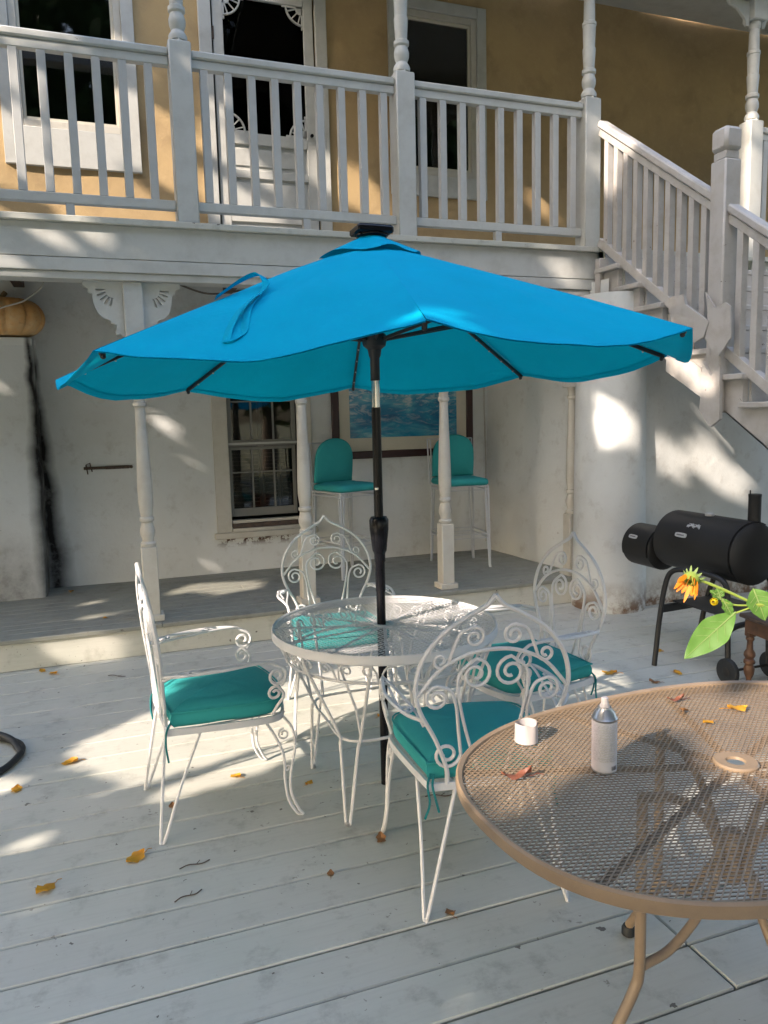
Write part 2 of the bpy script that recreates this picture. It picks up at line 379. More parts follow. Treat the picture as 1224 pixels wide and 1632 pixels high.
MT['redcan'] = mat_plain('red_can', (.42, .07, .06), .35); MT['whitecan'] = mat_plain('white_can', (.62, .56, .54), .35)
MT['soil'] = mat_plain('dry_grass_ground', (.10, .10, .045), .95, 0, .4, 2, .5); MT['clay'] = mat_plain('terracotta', (.32, .13, .07), .8)

# ------------------------------------------------------------------ ground, deck, porch floor
g = MB(); g.grid(lambda u, v: (-250+500*u, -250+500*v, -.30), 8, 8); tag(g.build('ground', MT['soil']), 'dry ground around the deck', kind='structure')
deck = bpy.data.objects.new('deck', None); COL.objects.link(deck); tag(deck, 'grey white painted plank deck', kind='structure')
JO = [1.55, 4.9, -1.9]
bmeshes = {}
def plank(parent, x0, x1, y0, y1, ztop, th, mat, ch=.004, key=None):
    k = (round(x1-x0, 3), round(y1-y0, 3), mat.name, th)
    if k not in bmeshes:
        b = MB(); b.box(-(x1-x0)/2, (x1-x0)/2, -(y1-y0)/2, (y1-y0)/2, -th, 0, ch); bmeshes[k] = b.mesh('plank', mat, True, 20)
    return link('plank', bmeshes[k], parent, ((x0+x1)/2, (y0+y1)/2, ztop))
for k in range(-20, 16):
    y0 = 2.453+.19*k; y1 = min(y0+.19, 5.385)
    if y1-y0 < .03: continue
    sh = 0 if -6 < k < -1 else [.0, -.8, .8, -1.3][k % 4]
    xs = [-5.3+sh*.5, -1.9+sh*.7, 1.55, 4.9+sh, 8.3] if -6 < k < -1 else [-5.3, -1.9+sh*.6, 5.6+sh*.7, 8.3+sh*.5]
    for a, b in zip(xs, xs[1:]):
        plank(deck, a+.002, b-.002, y0+.003, y1-.003, rnd.uniform(-.0014, .0014), .03, MT['deck'], .005)
for x in range(-5, 9):
    j = MB(); j.box(x-.04, x+.04, -1.4, 5.37, -.2, -.031); j.build('joist', MT['dark'], deck)
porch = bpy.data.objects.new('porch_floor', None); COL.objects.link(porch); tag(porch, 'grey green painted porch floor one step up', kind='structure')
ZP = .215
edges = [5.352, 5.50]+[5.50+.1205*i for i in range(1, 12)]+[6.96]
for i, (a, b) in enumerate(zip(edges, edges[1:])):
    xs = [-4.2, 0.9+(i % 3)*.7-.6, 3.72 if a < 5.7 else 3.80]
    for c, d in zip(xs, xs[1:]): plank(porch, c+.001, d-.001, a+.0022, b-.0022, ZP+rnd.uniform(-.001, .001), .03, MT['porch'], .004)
r_ = MB(); r_.box(-4.2, 3.70, 5.370, 5.392, .004, ZP-.031, .002); r_.build('riser_board', MT['deck'], porch)

# ------------------------------------------------------------------ house
house = thing('house', (0, 6.93, 0), 'old adobe house with grey plaster below and tan stucco above', 'house')
HY = 6.93
def wall(name, mat, x0, x1, z0, z1, y, holes, parent, step=.12, amp=.03, facing='y', yo=HY):
    def cuts(a, b, hs):
        s = {a, b}
        for h in hs: s |= {h[0], h[1]}
        s = sorted(s); out = [s[0]]
        for p, q in zip(s, s[1:]):
            n = max(1, round((q-p)/step)); out += [p+(q-p)*i/n for i in range(1, n+1)]
        return out
    X = cuts(x0, x1, [(h[0], h[1]) for h in holes]); Z = cuts(z0, z1, [(h[2], h[3]) for h in holes])
    m = MB(); vs = []; fs = []
    for z in Z:
        for x in X:
            near = min([max(h[0]-x, x-h[1], h[2]-z, z-h[3]) for h in holes]+[9])
            k = max(0, min(1, near/.6)) if holes else 1; k = k*k*(3-2*k)
            d = amp*k*noise.noise(Vector((x*.9, z*.9, y)))+amp*.4*k*noise.noise(Vector((x*3.1, z*3.1, y)))
            vs.append((x, y+d-yo, z) if facing == 'y' else (y+d-.105*(x-6.2), x-yo, z))
    nx = len(X)
    for j in range(len(Z)-1):
        for i in range(nx-1):
            cx, cz = (X[i]+X[i+1])/2, (Z[j]+Z[j+1])/2
            if any(h[0] < cx < h[1] and h[2] < cz < h[3] for h in holes): continue
            fs.append((j*nx+i, j*nx+i+1, (j+1)*nx+i+1, (j+1)*nx+i))
    m.add(vs, fs); return m.build(name, mat, parent, ang=80)
LW = (1.045, 1.675, .625, 2.02); UL = (-.47, .345, 3.93, 5.30); DR = (1.075, 1.965, 2.862, 5.22); UR = (2.76, 3.535, 3.83, 5.25)
wall('ground_floor_wall', MT['plaster'], -4.2, 3.95, .0, 2.80, HY, [LW], house)
wall('upper_wall', MT['stucco'], -4.2, 9, 2.80, 5.75, HY+.004, [UL, DR, UR], house)
wall('return_wall', MT['plaster'], 5.2, 6.95, 0, 2.62, 3.70, [], house, facing='x')
wall('side_wall', MT['plaster'], 3.86, 9, -.05, 2.42, 5.03, [], house)
# rounded adobe buttress at the end of the side wall
m = MB()
def butt(u, v):
    a = R(112)+u*R(222); z = -.02+v*2.5; k = 1+.10*(1-v)**2+.03*noise.noise(Vector((u*3, v*4, 2)))
    return (3.83+.262*k*math.cos(a), 5.20+.285*k*math.sin(a)-HY, z)
m.grid(butt, 26, 22); m.build('buttress', MT['plaster'], house, ang=80)
# chimney pier, left
m = MB()
px0, px1 = -4.0, -.505
def pier(u, v):
    z = .20+2.06*v; xs = px1 + .035*v + .012*noise.noise(Vector((z*3, 1, 1)))
    path = [(px0, 6.60), (xs-.03, 6.60), (xs-.008, 6.608), (xs, 6.635), (xs+.005, 6.96)]
    i = min(3, int(u*4)); f = u*4-i; x = path[i][0]+(path[i+1][0]-path[i][0])*f; y = path[i][1]+(path[i+1][1]-path[i][1])*f
    return (x, y-HY+.01*noise.noise(Vector((x*2, z*2, 5))), z)
m.grid(pier, 24, 24); top = [(px0, 6.58), (-.47, 6.59), (-.46, 6.97), (px0, 6.97)]
m.add([(x, y-HY, 2.25) for x, y in top]+[(x, y-HY, 2.20) for x, y in top], [(0, 1, 2, 3), (7, 6, 5, 4), (0, 4, 5, 1), (1, 5, 6, 2)])
m.build('chimney_pier', MT['plaster'], house, ang=80)
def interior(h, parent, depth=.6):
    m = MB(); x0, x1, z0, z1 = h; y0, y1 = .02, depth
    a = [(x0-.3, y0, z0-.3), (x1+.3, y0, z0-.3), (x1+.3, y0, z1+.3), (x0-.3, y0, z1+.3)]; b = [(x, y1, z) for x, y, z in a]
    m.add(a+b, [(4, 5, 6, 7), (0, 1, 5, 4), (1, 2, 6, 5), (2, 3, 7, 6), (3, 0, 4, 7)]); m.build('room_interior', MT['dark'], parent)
def bars(m, x0, x1, z0, z1, y0, y1, w, ch=.004, wb=None, wt=None):   # a rectangular frame
    wb = wb or w; wt = wt or w
    m.box(x0, x0+w, y0, y1, z0, z1, ch); m.box(x1-w, x1, y0, y1, z0, z1, ch)
    m.box(x0+w+.0005, x1-w-.0005, y0, y1, z0, z0+wb, ch); m.box(x0+w+.0005, x1-w-.0005, y0, y1, z1-wt, z1, ch)
def upper_window(h, bottom, w=.105):
    x0, x1, z0, z1 = h
    c = MB(); bars(c, x0-w, x1+w, z0-bottom, z1+w, -.030, .02, w-.008, .004, bottom-.01, w-.008)
    win = c.build('window', MT['trim'], house)
    s = MB(); bars(s, x0-.006, x1+.006, z0-.006, z1+.006, -.012, .05, .055, .003); s.build('sash', MT['post'], win)
    s = MB(); bars(s, x0+.05, x1-.05, z0+.05, z1-.05, .004, .045, .022, .002); s.build('inner_frame', MT['matte'], win)
    p = MB(); p.box(x0+.066, x1-.066, .022, .026, z0+.066, z1-.066); p.build('pane', MT['glass'], win)
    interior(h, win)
    return win
upper_window(UL, .30); upper_window(UR, .20)
# screen door on the balcony
x0, x1, z0, z1 = DR; c = MB()
c.box(x0-.108, x0-.004, -.03, .02, z0, z1+.1, .004); c.box(x1+.004, x1+.108, -.03, .02, z0, z1+.1, .004); c.box(x0-.0035, x1+.0035, -.03, .02, z1+.002, z1+.1, .004)
door = c.build('door', MT['trim'], house)
s = MB(); lx0, lx1 = x0+.012, x1-.012
s.box(lx0, lx0+.085, -.012, .03, z0+.02, z1-.01, .004); s.box(lx1-.085, lx1, -.012, .03, z0+.02, z1-.01, .004)
for za, zb in ((z0+.02, 3.00), (3.30, 3.385), (3.665, 3.735), (3.945, 4.04), (z1-.10, z1-.01)): s.box(lx0+.0855, lx1-.0855, -.012, .03, za, zb, .004)
leaf_o = s.build('door_leaf', MT['trim'], door)
for za, zb in ((3.00, 3.30), (3.385, 3.665), (3.735, 3.945)):
    s = MB(); s.box(lx0+.08, lx1-.08, .010, .024, za-.005, zb+.005); s.box(lx0+.125, lx1-.125, -.002, .0095, za+.035, zb-.035, .008); s.build('door_panel', MT['trim'], door)
s = MB(); s.box(lx0+.08, lx1-.08, .012, .014, 4.035, z1-.1); s.build('insect_screen', MT['screen'], door)
s = MB(); s.lathe([(.014, 0), (.016, .012), (.012, .03)], (lx1-.045, -.043, 4.06), 12, 'y'); s.build('door_knob', MT['black'], door)
s = MB(); s.box(lx0-.012, lx0+.006, -.020, -.013, 4.76, 4.86); s.build('hinge', MT['rust'], door)
gx0, gx1, gz0, gz1 = lx0+.085, lx1-.085, 4.04, z1-.10
for cx, cz, sx, sz in ((gx0, gz0, 1, 1), (gx1, gz0, -1, 1), (gx0, gz1, 1, -1), (gx1, gz1, -1, -1)):
    s = MB(); arc = [(cx+sx*.15*math.cos(a), -.002, cz+sz*.15*math.sin(a)) for a in [PI/2*i/10 for i in range(11)]]
    for p, q in zip(arc, arc[1:]): s.beam(p, q, .014, .022, .002, up=(0, 1, 0))
    for a in (18, 45, 72): s.beam((cx+sx*.045*math.cos(R(a)), -.002, cz+sz*.045*math.sin(R(a))), (cx+sx*.145*math.cos(R(a)), -.002, cz+sz*.145*math.sin(R(a))), .010, .010, .002, up=(0, 1, 0))
    s.box(min(cx, cx+sx*.185), max(cx, cx+sx*.185), -.008, .006, min(cz, cz+sz*.016), max(cz, cz+sz*.016), .002); s.box(min(cx, cx+sx*.016), max(cx, cx+sx*.016), -.008, .006, min(cz+sz*.017, cz+sz*.185), max(cz+sz*.017, cz+sz*.185), .002)
    s.lathe([(.045, -.006), (.045, .004)], (cx+sx*.02, -.002, cz+sz*.02), 12, 'y'); s.build('fan_bracket', MT['trim'], door)
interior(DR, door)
# ground-floor sash window
x0, x1, z0, z1 = LW; c = MB()
c.box(x0-.135, x0-.002, -.022, .02, z0-.045, z1+.12, .004); c.box(x1+.002, x1+.135, -.022, .02, z0-.045, z1+.12, .004); c.box(x0-.0015, x1+.0015, -.022, .02, z1+.002, z1+.12, .004)
c.box(x0-.16, x1+.16, -.045, .02, z0-.10, z0-.0455, .006)
win = c.build('window', MT['post'], house)
s = MB(); s.box(x0-.0015, x1+.0015, -.030, .10, z0-.045, z0-.012, .004); s.build('sill', MT['post'], win)
s = MB(); bars(s, x0+.004, x1-.004, 1.35, z1, .03, .06, .038, .003, .055); s.build('upper_sash', MT['sashgrey'], win)
s = MB(); bars(s, x0+.006, x1-.006, z0+.085, 1.345, .062, .09, .03, .003, .075, .028); s.build('lower_sash', MT['sashgrey'], win)
s = MB(); s.box(x0+.002, x1-.002, .012, .028, 1.366, 1.384, .002); s.build('screen_rail', MT['trim'], win)
for za, zb, yy in ((1.40, z1-.04, .045), (z0+.16, 1.318, .076)):
    for xx in (x0+.22, x0+.42):
        s = MB(); s.box(xx-.008, xx+.008, yy-.008, yy+.004, za, zb); s.build('muntin', MT['sashgrey'], win)
    p = MB(); p.box(x0+.036, x1-.036, yy+.006, yy+.009, za, zb); p.build('pane', MT['glass'], win)
    s = MB(); zz = (za+zb)/2+.06; s.box(x0+.036, x1-.036, yy-.0078, yy+.0038, zz-.006, zz+.006); s.build('muntin', MT['sashgrey'], win)
s = MB()
s.grid(lambda u, v: (x0+.30+.06*u, .20+.02*math.sin(u*9), z0+.1+(z1-z0-.15)*v), 12, 2)
s.grid(lambda u, v: (x0+.47+.05*u, .18+.02*math.sin(u*9), z0+.1+.45*v), 8, 2); s.build('curtain', MT['curtain'], win)
for i in range(16):
    s = MB(); zz = z0+.12+i*.035; s.box(x0+.02, x1-.02, .24, .262, zz, zz+.006); s.build('blind_slat', MT['curtain'], win)
s = MB(); s.box(x0+.005, x1-.005, -.018, .06, z0-.011, z0+.03, .004); s.build('sill_board', MT['woodtop'], win)
s = MB(); s.box(x0+.005, x1-.005, -.002, .055, z0+.031, z0+.06, .003); s.build('sill_stop', MT['post'], win)
interior(LW, win, .8)
s = MB(); s.box(4.62, 4.69, -.016, .0, 4.29, 4.40, .004); s.box(4.645, 4.665, -.0195, -.0155, 4.33, 4.36, .001); s.build('switch_plate', MT['matte'], house)
s = MB(); s.tube(cr([(-.34, -.55, 2.72), (-.345, -.58, 2.62), (-.42, -.58, 2.545), (-.49, -.58, 2.495), (-.61, -.58, 2.455), (-.72, -.58, 2.42), (-.9, -.56, 2.40)], 6), .006, 6); s.build('wire', MT['string'], house)
s = MB(); s.tube(cr([(.50, -1.41, 2.535), (.75, -1.35, 2.47), (1.0, -1.3, 2.505), (1.3, -1.25, 2.53)], 8), .007, 6); s.build('cable', MT['cable'], house)
s = MB(); s.tube([(3.595, -.03, .3), (3.60, -.03, 1.1), (3.585, -.03, 1.65), (3.59, -.03, 2.6)], .006, 6); s.build('conduit', MT['string'], house)

# ------------------------------------------------------------------ balcony
BX0, BX1 = -1.25, 3.865
balc = thing('balcony', (0, 5.4, 0), 'white timber balcony with square balusters and turned posts across the tan upper wall', 'balcony')
BY = 5.4
for i in range(11):
    y0 = 5.362+i*.1425; m = MB(); m.box(BX0, 9, y0-BY, y0+.138-BY, 2.852, 2.892, .004); m.build('floor_plank', MT['deck'], balc)
m = MB(); m.box(BX0, BX1, .0, .03, 2.645, 2.851, .003); m.build('fascia_board', MT['trim'], balc)
m = MB(); m.box(BX0, BX1, -.004, .03, 2.560, 2.640, .003); m.build('fascia_board', MT['trim'], balc)
m = MB(); m.box(BX0, BX1, .012, .17, 2.512, 2.559, .004); m.build('soffit_board', MT['trim'], balc)
m = MB(); m.box(5.44, 9, .0, .03, 2.56, 2.851, .003); m.build('fascia_board', MT['trim'], balc)
for x in [-1.1+.55*i for i in range(9)]:
    m = MB(); m.box(x-.04, x+.04, .04, 1.5, 2.68, 2.851, .004); m.build('joist', MT['woodtop'], balc)
UPX = [.63, 2.20, 3.79, 5.45]
TP = [(.050, 0), (.064, .004), (.066, .03), (.058, .045), (.050, .055), (.044, .065), (.058, .10), (.060, .13), (.050, .16), (.046, .17), (.060, .18), (.060, .205), (.046, .215), (.048, .25), (.055, .34), (.055, .36), (.048, .365), (.050, .40),
      (.055, .52), (.060, .525), (.060, .545), (.048, .555), (.046, .70), (.042, .72), (.055, .74), (.055, .77), (.04, .79)]
for x in UPX:
    m = MB(); m.box(x-.072, x+.072, .0, .142, 2.8925, 4.035, .008); c = Vector((x, .071, 4.035))
    m.lathe([(.070, -.002), (.052, .03)], c, 4); p = m.build('post', MT['trim'], balc)
    m = MB(); m.lathe([(r*.92, z*1.02) for r, z in TP], c+Vector((0, 0, .012)), 18); m.build('turned_shaft', MT['trim'], p)
    m = MB(); m.box(x-.07, x+.07, .002, .14, 4.84, 5.02, .006)
    for sx in (-1, 1): m.prism([(x+sx*.07, 4.99), (x+sx*.30, 4.99), (x+sx*.28, 4.95), (x+sx*.20, 4.93), (x+sx*.12, 4.86), (x+sx*.10, 4.80), (x+sx*.07, 4.80)], .06, .085)
    m.build('capital', MT['trim'], p)
m = MB(); m.box(BX0, 9, -.03, .13, 5.021, 5.24, .006); m.build('roof_beam', MT['trim'], balc)
m = MB(); m.beam((5.5, -.35, 5.28), (5.5, 1.52, 5.62), 8.0, .05, .004); m.build('roof_deck', MT['trim'], balc)  # left part omitted so sun reaches the upper wall
BMESH = {}
def baluster(parent, x, y, z0, z1, mat='baluster', w=.052, name='baluster'):
    k = (round(z1-z0, 3), mat, w)
    if k not in BMESH: b = MB(); b.box(-w/2, w/2, -w/2, w/2, 0, z1-z0, .003); BMESH[k] = b.mesh(name, MT[mat], True, 20)
    return link(name, BMESH[k], parent, (x, y, z0))
def rail_bay(x0, x1, xs, xsup):
    m = MB(); m.box(x0, x1, .028, .118, 3.945, 3.995, .010); m.box(x0, x1, .045, .101, 3.888, 3.944, .004); rl = m.build('railing', MT['trim'], balc)
    m = MB(); m.box(x0, x1, .045, .101, 2.985, 3.045, .004); m.build('bottom_rail', MT['trim'], rl)
    for x in xs: baluster(rl, x, .073, 3.0455, 3.8875)
    for x in xsup: baluster(rl, x, .073, 2.893, 2.9845, name='rail_block')
rail_bay(BX0, .557, [.428-.159*i for i in range(11)], [-.1])
rail_bay(.703, 2.127, [.703+(i+.5)*1.424/9 for i in range(9)], [1.45])
rail_bay(2.273, 3.717, [2.273+(i+.5)*1.444/9 for i in range(9)], [2.97])
rail_bay(5.523, 8.9, [5.6+.16*i for i in range(20)], [6.5])
LPX = [.247, 1.37, 2.507, 3.678]
LT = [(.046, 0), (.052, .01), (.052, .025), (.040, .035), (.038, .05), (.050, .085), (.052, .11), (.042, .15), (.037, .17), (.049, .18), (.049, .20), (.038, .21), (.042, .23), (.0505, .30), (.050, .42), (.046, .55), (.040, .72), (.035, .86), (.034, .93), (.033, .955), (.044, .965), (.046, .985), (.038, .99), (.036, 1.02), (.046, 1.06)]
for x in LPX:
    m = MB(); m.box(x-.052, x+.052, .05, .154, ZP+.001, .735, .006); m.box(x-.075, x+.075, .03, .049, ZP, ZP+.045, .004); m.box(x-.075, x+.075, .1545, .17, ZP, ZP+.045, .004)
    m.box(x-.075, x-.0525, .0495, .154, ZP, ZP+.045, .004); m.box(x+.0525, x+.075, .0495, .154, ZP, ZP+.045, .004)
    p = m.build('porch_post', MT['post'], balc)
    m = MB(); m.lathe(LT, (x, .102, .7355), 18); m.build('turned_shaft', MT['post'], p)
    m = MB(); m.box(x-.062, x+.062, .04, .164, 1.79, 2.511, .006); m.build('post_head', MT['trim'], p)
    for sx in (-1, 1):
        o = [(0, 0), (.245, 0), (.245, -.035), (.215, -.045), (.212, -.07), (.19, -.08)]
        o += [(.19-.045*(1-math.cos(a))*1.9, -.08-.16*math.sin(a)) for a in [PI/2*i/8 for i in range(1, 9)]]
        o += [(.085, -.25), (.085, -.265), (.05, -.275), (.05, -.305), (.062, -.33), (.05, -.345), (.035, -.335), (.0, -.36)]
        hs = []
        for a in (14, 31, 48, 65, 82):
            c0 = Vector((.05, -.045)); dv = Vector((math.cos(R(-a+8)), math.sin(R(-a+8)))); nv = Vector((-dv.y, dv.x))*.008
            p0, p1 = c0+dv*.062, c0+dv*.118; hs.append([tuple(p0-nv*.6), tuple(p1-nv), tuple(p1+nv), tuple(p0+nv*.6)])
        f = lambda q: (q[0]*sx, q[1])
        shape2d('bracket', [f(q) for q in o], [[f(q) for q in h] for h in hs], .03, MT['trim'], p, (x+sx*.0625, .09, 2.511))

# ------------------------------------------------------------------ staircase
stair = thing('staircase', (3.82, 5.36, 0), 'weathered white wooden staircase descending from the balcony with cracked paint', 'staircase')
RUN, RISE, SL = .255, .181, .181/.255
NST = 15
for k in range(1, NST+1):
    z = 2.892-RISE*k; y1 = -(k-1)*RUN-.002; y0 = y1-RUN-.028
    m = MB(); m.box(-.045, 1.56, y0, y1, z-.038, z, .006); t = m.build('tread', MT['worn'], stair)
    m = MB(); m.box(.045, 1.5, y1-.022, y1-.002, z+.001, z+RISE-.039, .002); m.build('riser', MT['worn'], t)
for xo in (0, 1.50):
    pts = []
    for k in range(NST+1): pts += [(-k*RUN, 2.892-RISE*k-.039), (-k*RUN, 2.892-RISE*(k+1)-.039)]
    pts = pts[:-1]; yb = pts[-1][0]
    low = lambda y: 2.47+SL*y
    poly = pts+[(yb, max(0, low(yb)))]+[(0, low(0))]
    m = MB(); n = len(poly); m.add([(xo, y, z) for y, z in poly]+[(xo+.042, y, z) for y, z in poly], [tuple(range(n)), tuple(range(n, 2*n))[::-1]]+[(i, i+n, (i+1) % n+n, (i+1) % n) for i in range(n)])
    m.build('stringer', MT['worn'], stair, smooth=False)
tr = lambda y: 3.885+SL*(y-.05); br = lambda y: 3.01+SL*(y-.07)
YN = -1.31
m = MB(); m.beam((.02, .0, tr(0)-.025), (.02, YN+.06, tr(YN+.06)-.025), .088, .05, .010); m.beam((.02, 0, tr(0)-.09), (.02, YN+.06, tr(YN+.06)-.09), .055, .05, .004); rl = m.build('railing', MT['worn'], stair)
m = MB(); m.beam((.02, .0, br(0)-.03), (.02, YN+.06, br(YN+.06)-.03), .055, .065, .004); m.build('bottom_rail', MT['worn'], rl)
m = MB(); m.beam((.02, YN-.06, tr(YN-.06)-.025), (.02, -3.4, tr(-3.4)-.025), .088, .05, .010); m.beam((.02, YN-.06, tr(YN-.06)-.09), (.02, -3.4, tr(-3.4)-.09), .055, .05, .004); rl2 = m.build('railing', MT['worn'], stair)
m = MB(); m.beam((.02, YN-.06, br(YN-.06)-.03), (.02, -3.4, br(-3.4)-.03), .055, .065, .004); m.build('bottom_rail', MT['worn'], rl2)
def sbal(y, par):
    m = MB(); h = .024; za, zb = br(y), tr(y)-.115
    vs = [(.02+sx*h, y+sy*h, za-.002+SL*sy*h) for sx in (-1, 1) for sy in (-1, 1)]+[(.02+sx*h, y+sy*h, zb+SL*sy*h) for sx in (-1, 1) for sy in (-1, 1)]
    m.add(vs, [(0, 1, 3, 2), (4, 6, 7, 5), (0, 4, 5, 1), (2, 3, 7, 6), (0, 2, 6, 4), (1, 5, 7, 3)]); m.build('baluster', MT['worn'], par)
for i in range(10): sbal(-.09-i*.118, rl)
for i in range(15): sbal(YN-.16-i*.13, rl2)
m = MB(); w_ = .066
m.box(.02-w_, .02+w_, YN-w_, YN+w_, 1.56, 3.15, .010); m.box(.02-w_*.82, .02+w_*.82, YN-w_*.82, YN+w_*.82, 3.1505, 3.20, .006); m.box(.02-w_*1.06, .02+w_*1.06, YN-w_*1.06, YN+w_*1.06, 3.2005, 3.345, .022)
o = m.build('newel_post', MT['worn'], stair)
# torn casing at the newel's foot
def slab(pts, x0, x1, name):
    m = MB(); n = len(pts); m.add([(x0, y, z) for y, z in pts]+[(x1, y+.004, z) for y, z in pts], [tuple(range(n)), tuple(range(n, 2*n))[::-1]]+[(i, i+n, (i+1) % n+n, (i+1) % n) for i in range(n)]); return m.build(name, MT['worn'], stair, smooth=False)
slab([(YN+.40, 2.33), (YN+.37, 2.36), (YN+.25, 2.36), (YN+.23, 2.29), (YN+.12, 2.22), (YN+.01, 2.15), (YN+.05, 2.06), (YN+.13, 2.03), (YN+.22, 2.06), (YN+.36, 2.18)], -.075, -.050, 'torn_casing')
slab([(YN+.03, 2.34), (YN-.06, 2.23), (YN-.15, 2.25), (YN-.19, 2.22), (YN-.20, 2.03), (YN-.10, 1.92), (YN-.06, 1.93), (YN+.02, 2.05), (YN-.01, 2.14)], -.092, -.076, 'torn_casing')
slab([(YN+.05, 1.90), (YN+.01, 1.84), (YN-.02, 1.80), (YN-.06, 1.83), (YN-.10, 1.86), (YN-.11, 1.52), (YN-.03, 1.47), (YN+.07, 1.58)], -.078, -.050, 'torn_casing')
slab([(YN+.46, 2.02), (YN+.30, 1.96), (YN+.12, 1.86), (YN+.06, 1.70), (YN+.10, 1.66), (YN+.46, 1.86)], -.030, -.002, 'patch_board')
m = MB(); m.box(-.04, .08, -.07, -.005, 2.50, 2.79, .006); m.build('nailer_block', MT['worn'], stair)

# ------------------------------------------------------------------ iron chairs
IR = .0068
def make_chair(loc, rz, label):
    t = thing('iron_chair', loc, label, 'chair', 'white scrolled iron armchairs', rz)
    MW = MT['metalw']; SZ = .43
    def bk(u, v): return Vector((u, -.228-.05*v-.06*v*v, SZ+v))
    def bt(m, pts, r, n=6): m.tube([bk(*p) for p in pts], r, n)
    def cr2(k, n=6): return [(p.x, p.y) for p in cr([(a, b, 0) for a, b in k], n)]
    half = [(.15, -.005), (.152, .05), (.188, .15), (.238, .25), (.252, .33), (.228, .42), (.165, .50), (.085, .552), (.028, .583), (0, .615)]
    m = MB(); pts = [(-a, b) for a, b in half]; L = cr2(pts, 5); Rr = cr2(half[::-1], 5)
    bt(m, L, IR*1.15); bt(m, Rr, IR*1.15); m.build('back_frame', MW, t)
    m = MB(); bt(m, cr2([(-.245, .30), (-.17, .385), (-.08, .428), (0, .438), (.08, .428), (.17, .385), (.245, .30)], 6), IR); m.build('back_arch', MW, t)
    for s in (-1, 1):
        f = lambda P: [(s*a, b) for a, b in P]
        A = spiral(.064, .482, .010, .034, 80+360*1.35, -1.35); B = spiral(.172, .412, .027, .008, 200, 1.25)
        m = MB(); bt(m, f(A+cr2([A[-1], (.108, .497), (.130, .450), B[0]], 5)[1:-1]+B), IR*.8); m.build('top_scroll', MW, t)
        A = spiral(.058, .358, .012, .052, 90+360*1.55, -1.55)
        m = MB(); bt(m, f(A+cr2([A[-1], (.104, .372), (.116, .325), (.100, .22), (.066, .09), (.036, .002)], 5)[1:]), IR*.85); m.build('heart_scroll', MW, t)
        A = spiral(.182, .288, .012, .041, 90-360*1.4, 1.4); B = spiral(.150, .095, .046, .012, 185, 1.5)
        m = MB(); bt(m, f(A+cr2([A[-1], (.140, .310), (.120, .255), (.112, .17), B[0]], 5)[1:-1]+B), IR*.85); m.build('side_scroll', MW, t)
    # seat frame
    so = [(-.205, -.228), (-.235, -.05), (-.258, .12), (-.235, .205), (-.12, .245), (0, .255), (.12, .245), (.235, .205), (.258, .12), (.235, -.05), (.205, -.228)]
    ring = cr([(a, b, SZ-.012) for a, b in so], 4)
    m = MB(); n = len(ring); vs = []
    for p in ring:
        o = Vector((p.x, p.y-0, 0)).normalized()*.006
        vs += [p-o+Vector((0, 0, -.013)), p+o+Vector((0, 0, -.013)), p+o+Vector((0, 0, .013)), p-o+Vector((0, 0, .013))]
    fs = [(i*4+k, i*4+(k+1) % 4, ((i+1) % n)*4+(k+1) % 4, ((i+1) % n)*4+k) for i in range(n) for k in range(4)]
    m.add(vs, fs)
    for i in range(-3, 4): m.tube([(i*.06, -.22, SZ-.016), (i*.065, .235, SZ-.016)], .003, 5)
    m.build('seat_frame', MW, t)
    for s in (-1, 1):
        # arm: two wires from the back, meeting at a curled front
        m = MB(); p0 = bk(s*.222, .215)
        sc = [(b, z) for b, z in spiral(.185, .598, .042, .012, 85, -1.45)]
        a1 = cr([p0, (s*.275, -.18, .655), (s*.305, -.03, .662), (s*.292, .10, .664), (s*.280, .165, .655)], 5)
        m.tube(a1+[Vector((s*.278, b, z)) for b, z in sc], IR, 6)
        a2 = cr([bk(s*.226, .20), (s*.235, -.17, .65), (s*.250, -.05, .658), (s*.268, .06, .663), (s*.281, .15, .660)], 5); m.tube(a2, IR*.8, 6)
        q = spiral(s*.268, -.16, .010, .026, 0, 1.3*s); m.tube([(x, y, .657) for x, y in q]+[Vector((s*.285, -.10, .66)), Vector((s*.283, .03, .664))], IR*.7, 6)
        m.build('arm', MW, t)
        m = MB(); sp = spiral(.170, .520, .010, .032, 60-360*1.3, 1.3)
        k = sp + [(p.x, p.y) for p in cr([(sp[-1][0], sp[-1][1], 0), (.188, .555, 0)][::-1]+[], 2)][:0]
        S2 = [(.205, .553), (.225, .535), (.222, .50), (.20, .47), (.172, .448), (.165, .432)]
        top = spiral(.178, .528, .009, .030, 75+360*1.2, -1.2)
        path = top+[(p.x, p.y) for p in cr([(top[-1][0], top[-1][1], 0)]+[(a, b, 0) for a, b in ((.208, .530), (.212, .505), (.188, .47), (.168, .435))], 5)][1:]
        m.tube([(s*(.278-.028*(1-(z-.43)/.13)), y, z) for y, z in path], IR*.9, 6)
        m.tube(cr([(s*.278, .218, .575), (s*.279, .200, .556)], 4), IR*.9, 6)
        m.build('arm_scroll', MW, t)
        # front leg
        m = MB(); X = lambda z: s*(.243+.035*(1-z/.42))
        o1 = [(.215, .415), (.248, .36), (.255, .29), (.232, .19), (.226, .11), (.252, .035), (.272, .006)]; o2 = [(.135, .415), (.172, .35), (.205, .26), (.205, .16), (.214, .08), (.245, .018), (.270, .006)]
        for o in (o1, o2): m.tube([(X(p.y), p.x, p.y) for p in cr([(a, b, 0) for a, b in o], 6)], IR*.9, 6)
        m.tube([(X(z), y, z) for y, z in spiral(.212, .345, .024, .008, 90, 1.3)], IR*.65, 6); m.tube([(X(z), y, z) for y, z in spiral(.218, .205, .012, .005, 0, 1.1)], IR*.6, 6)
        m.build('leg', MW, t)
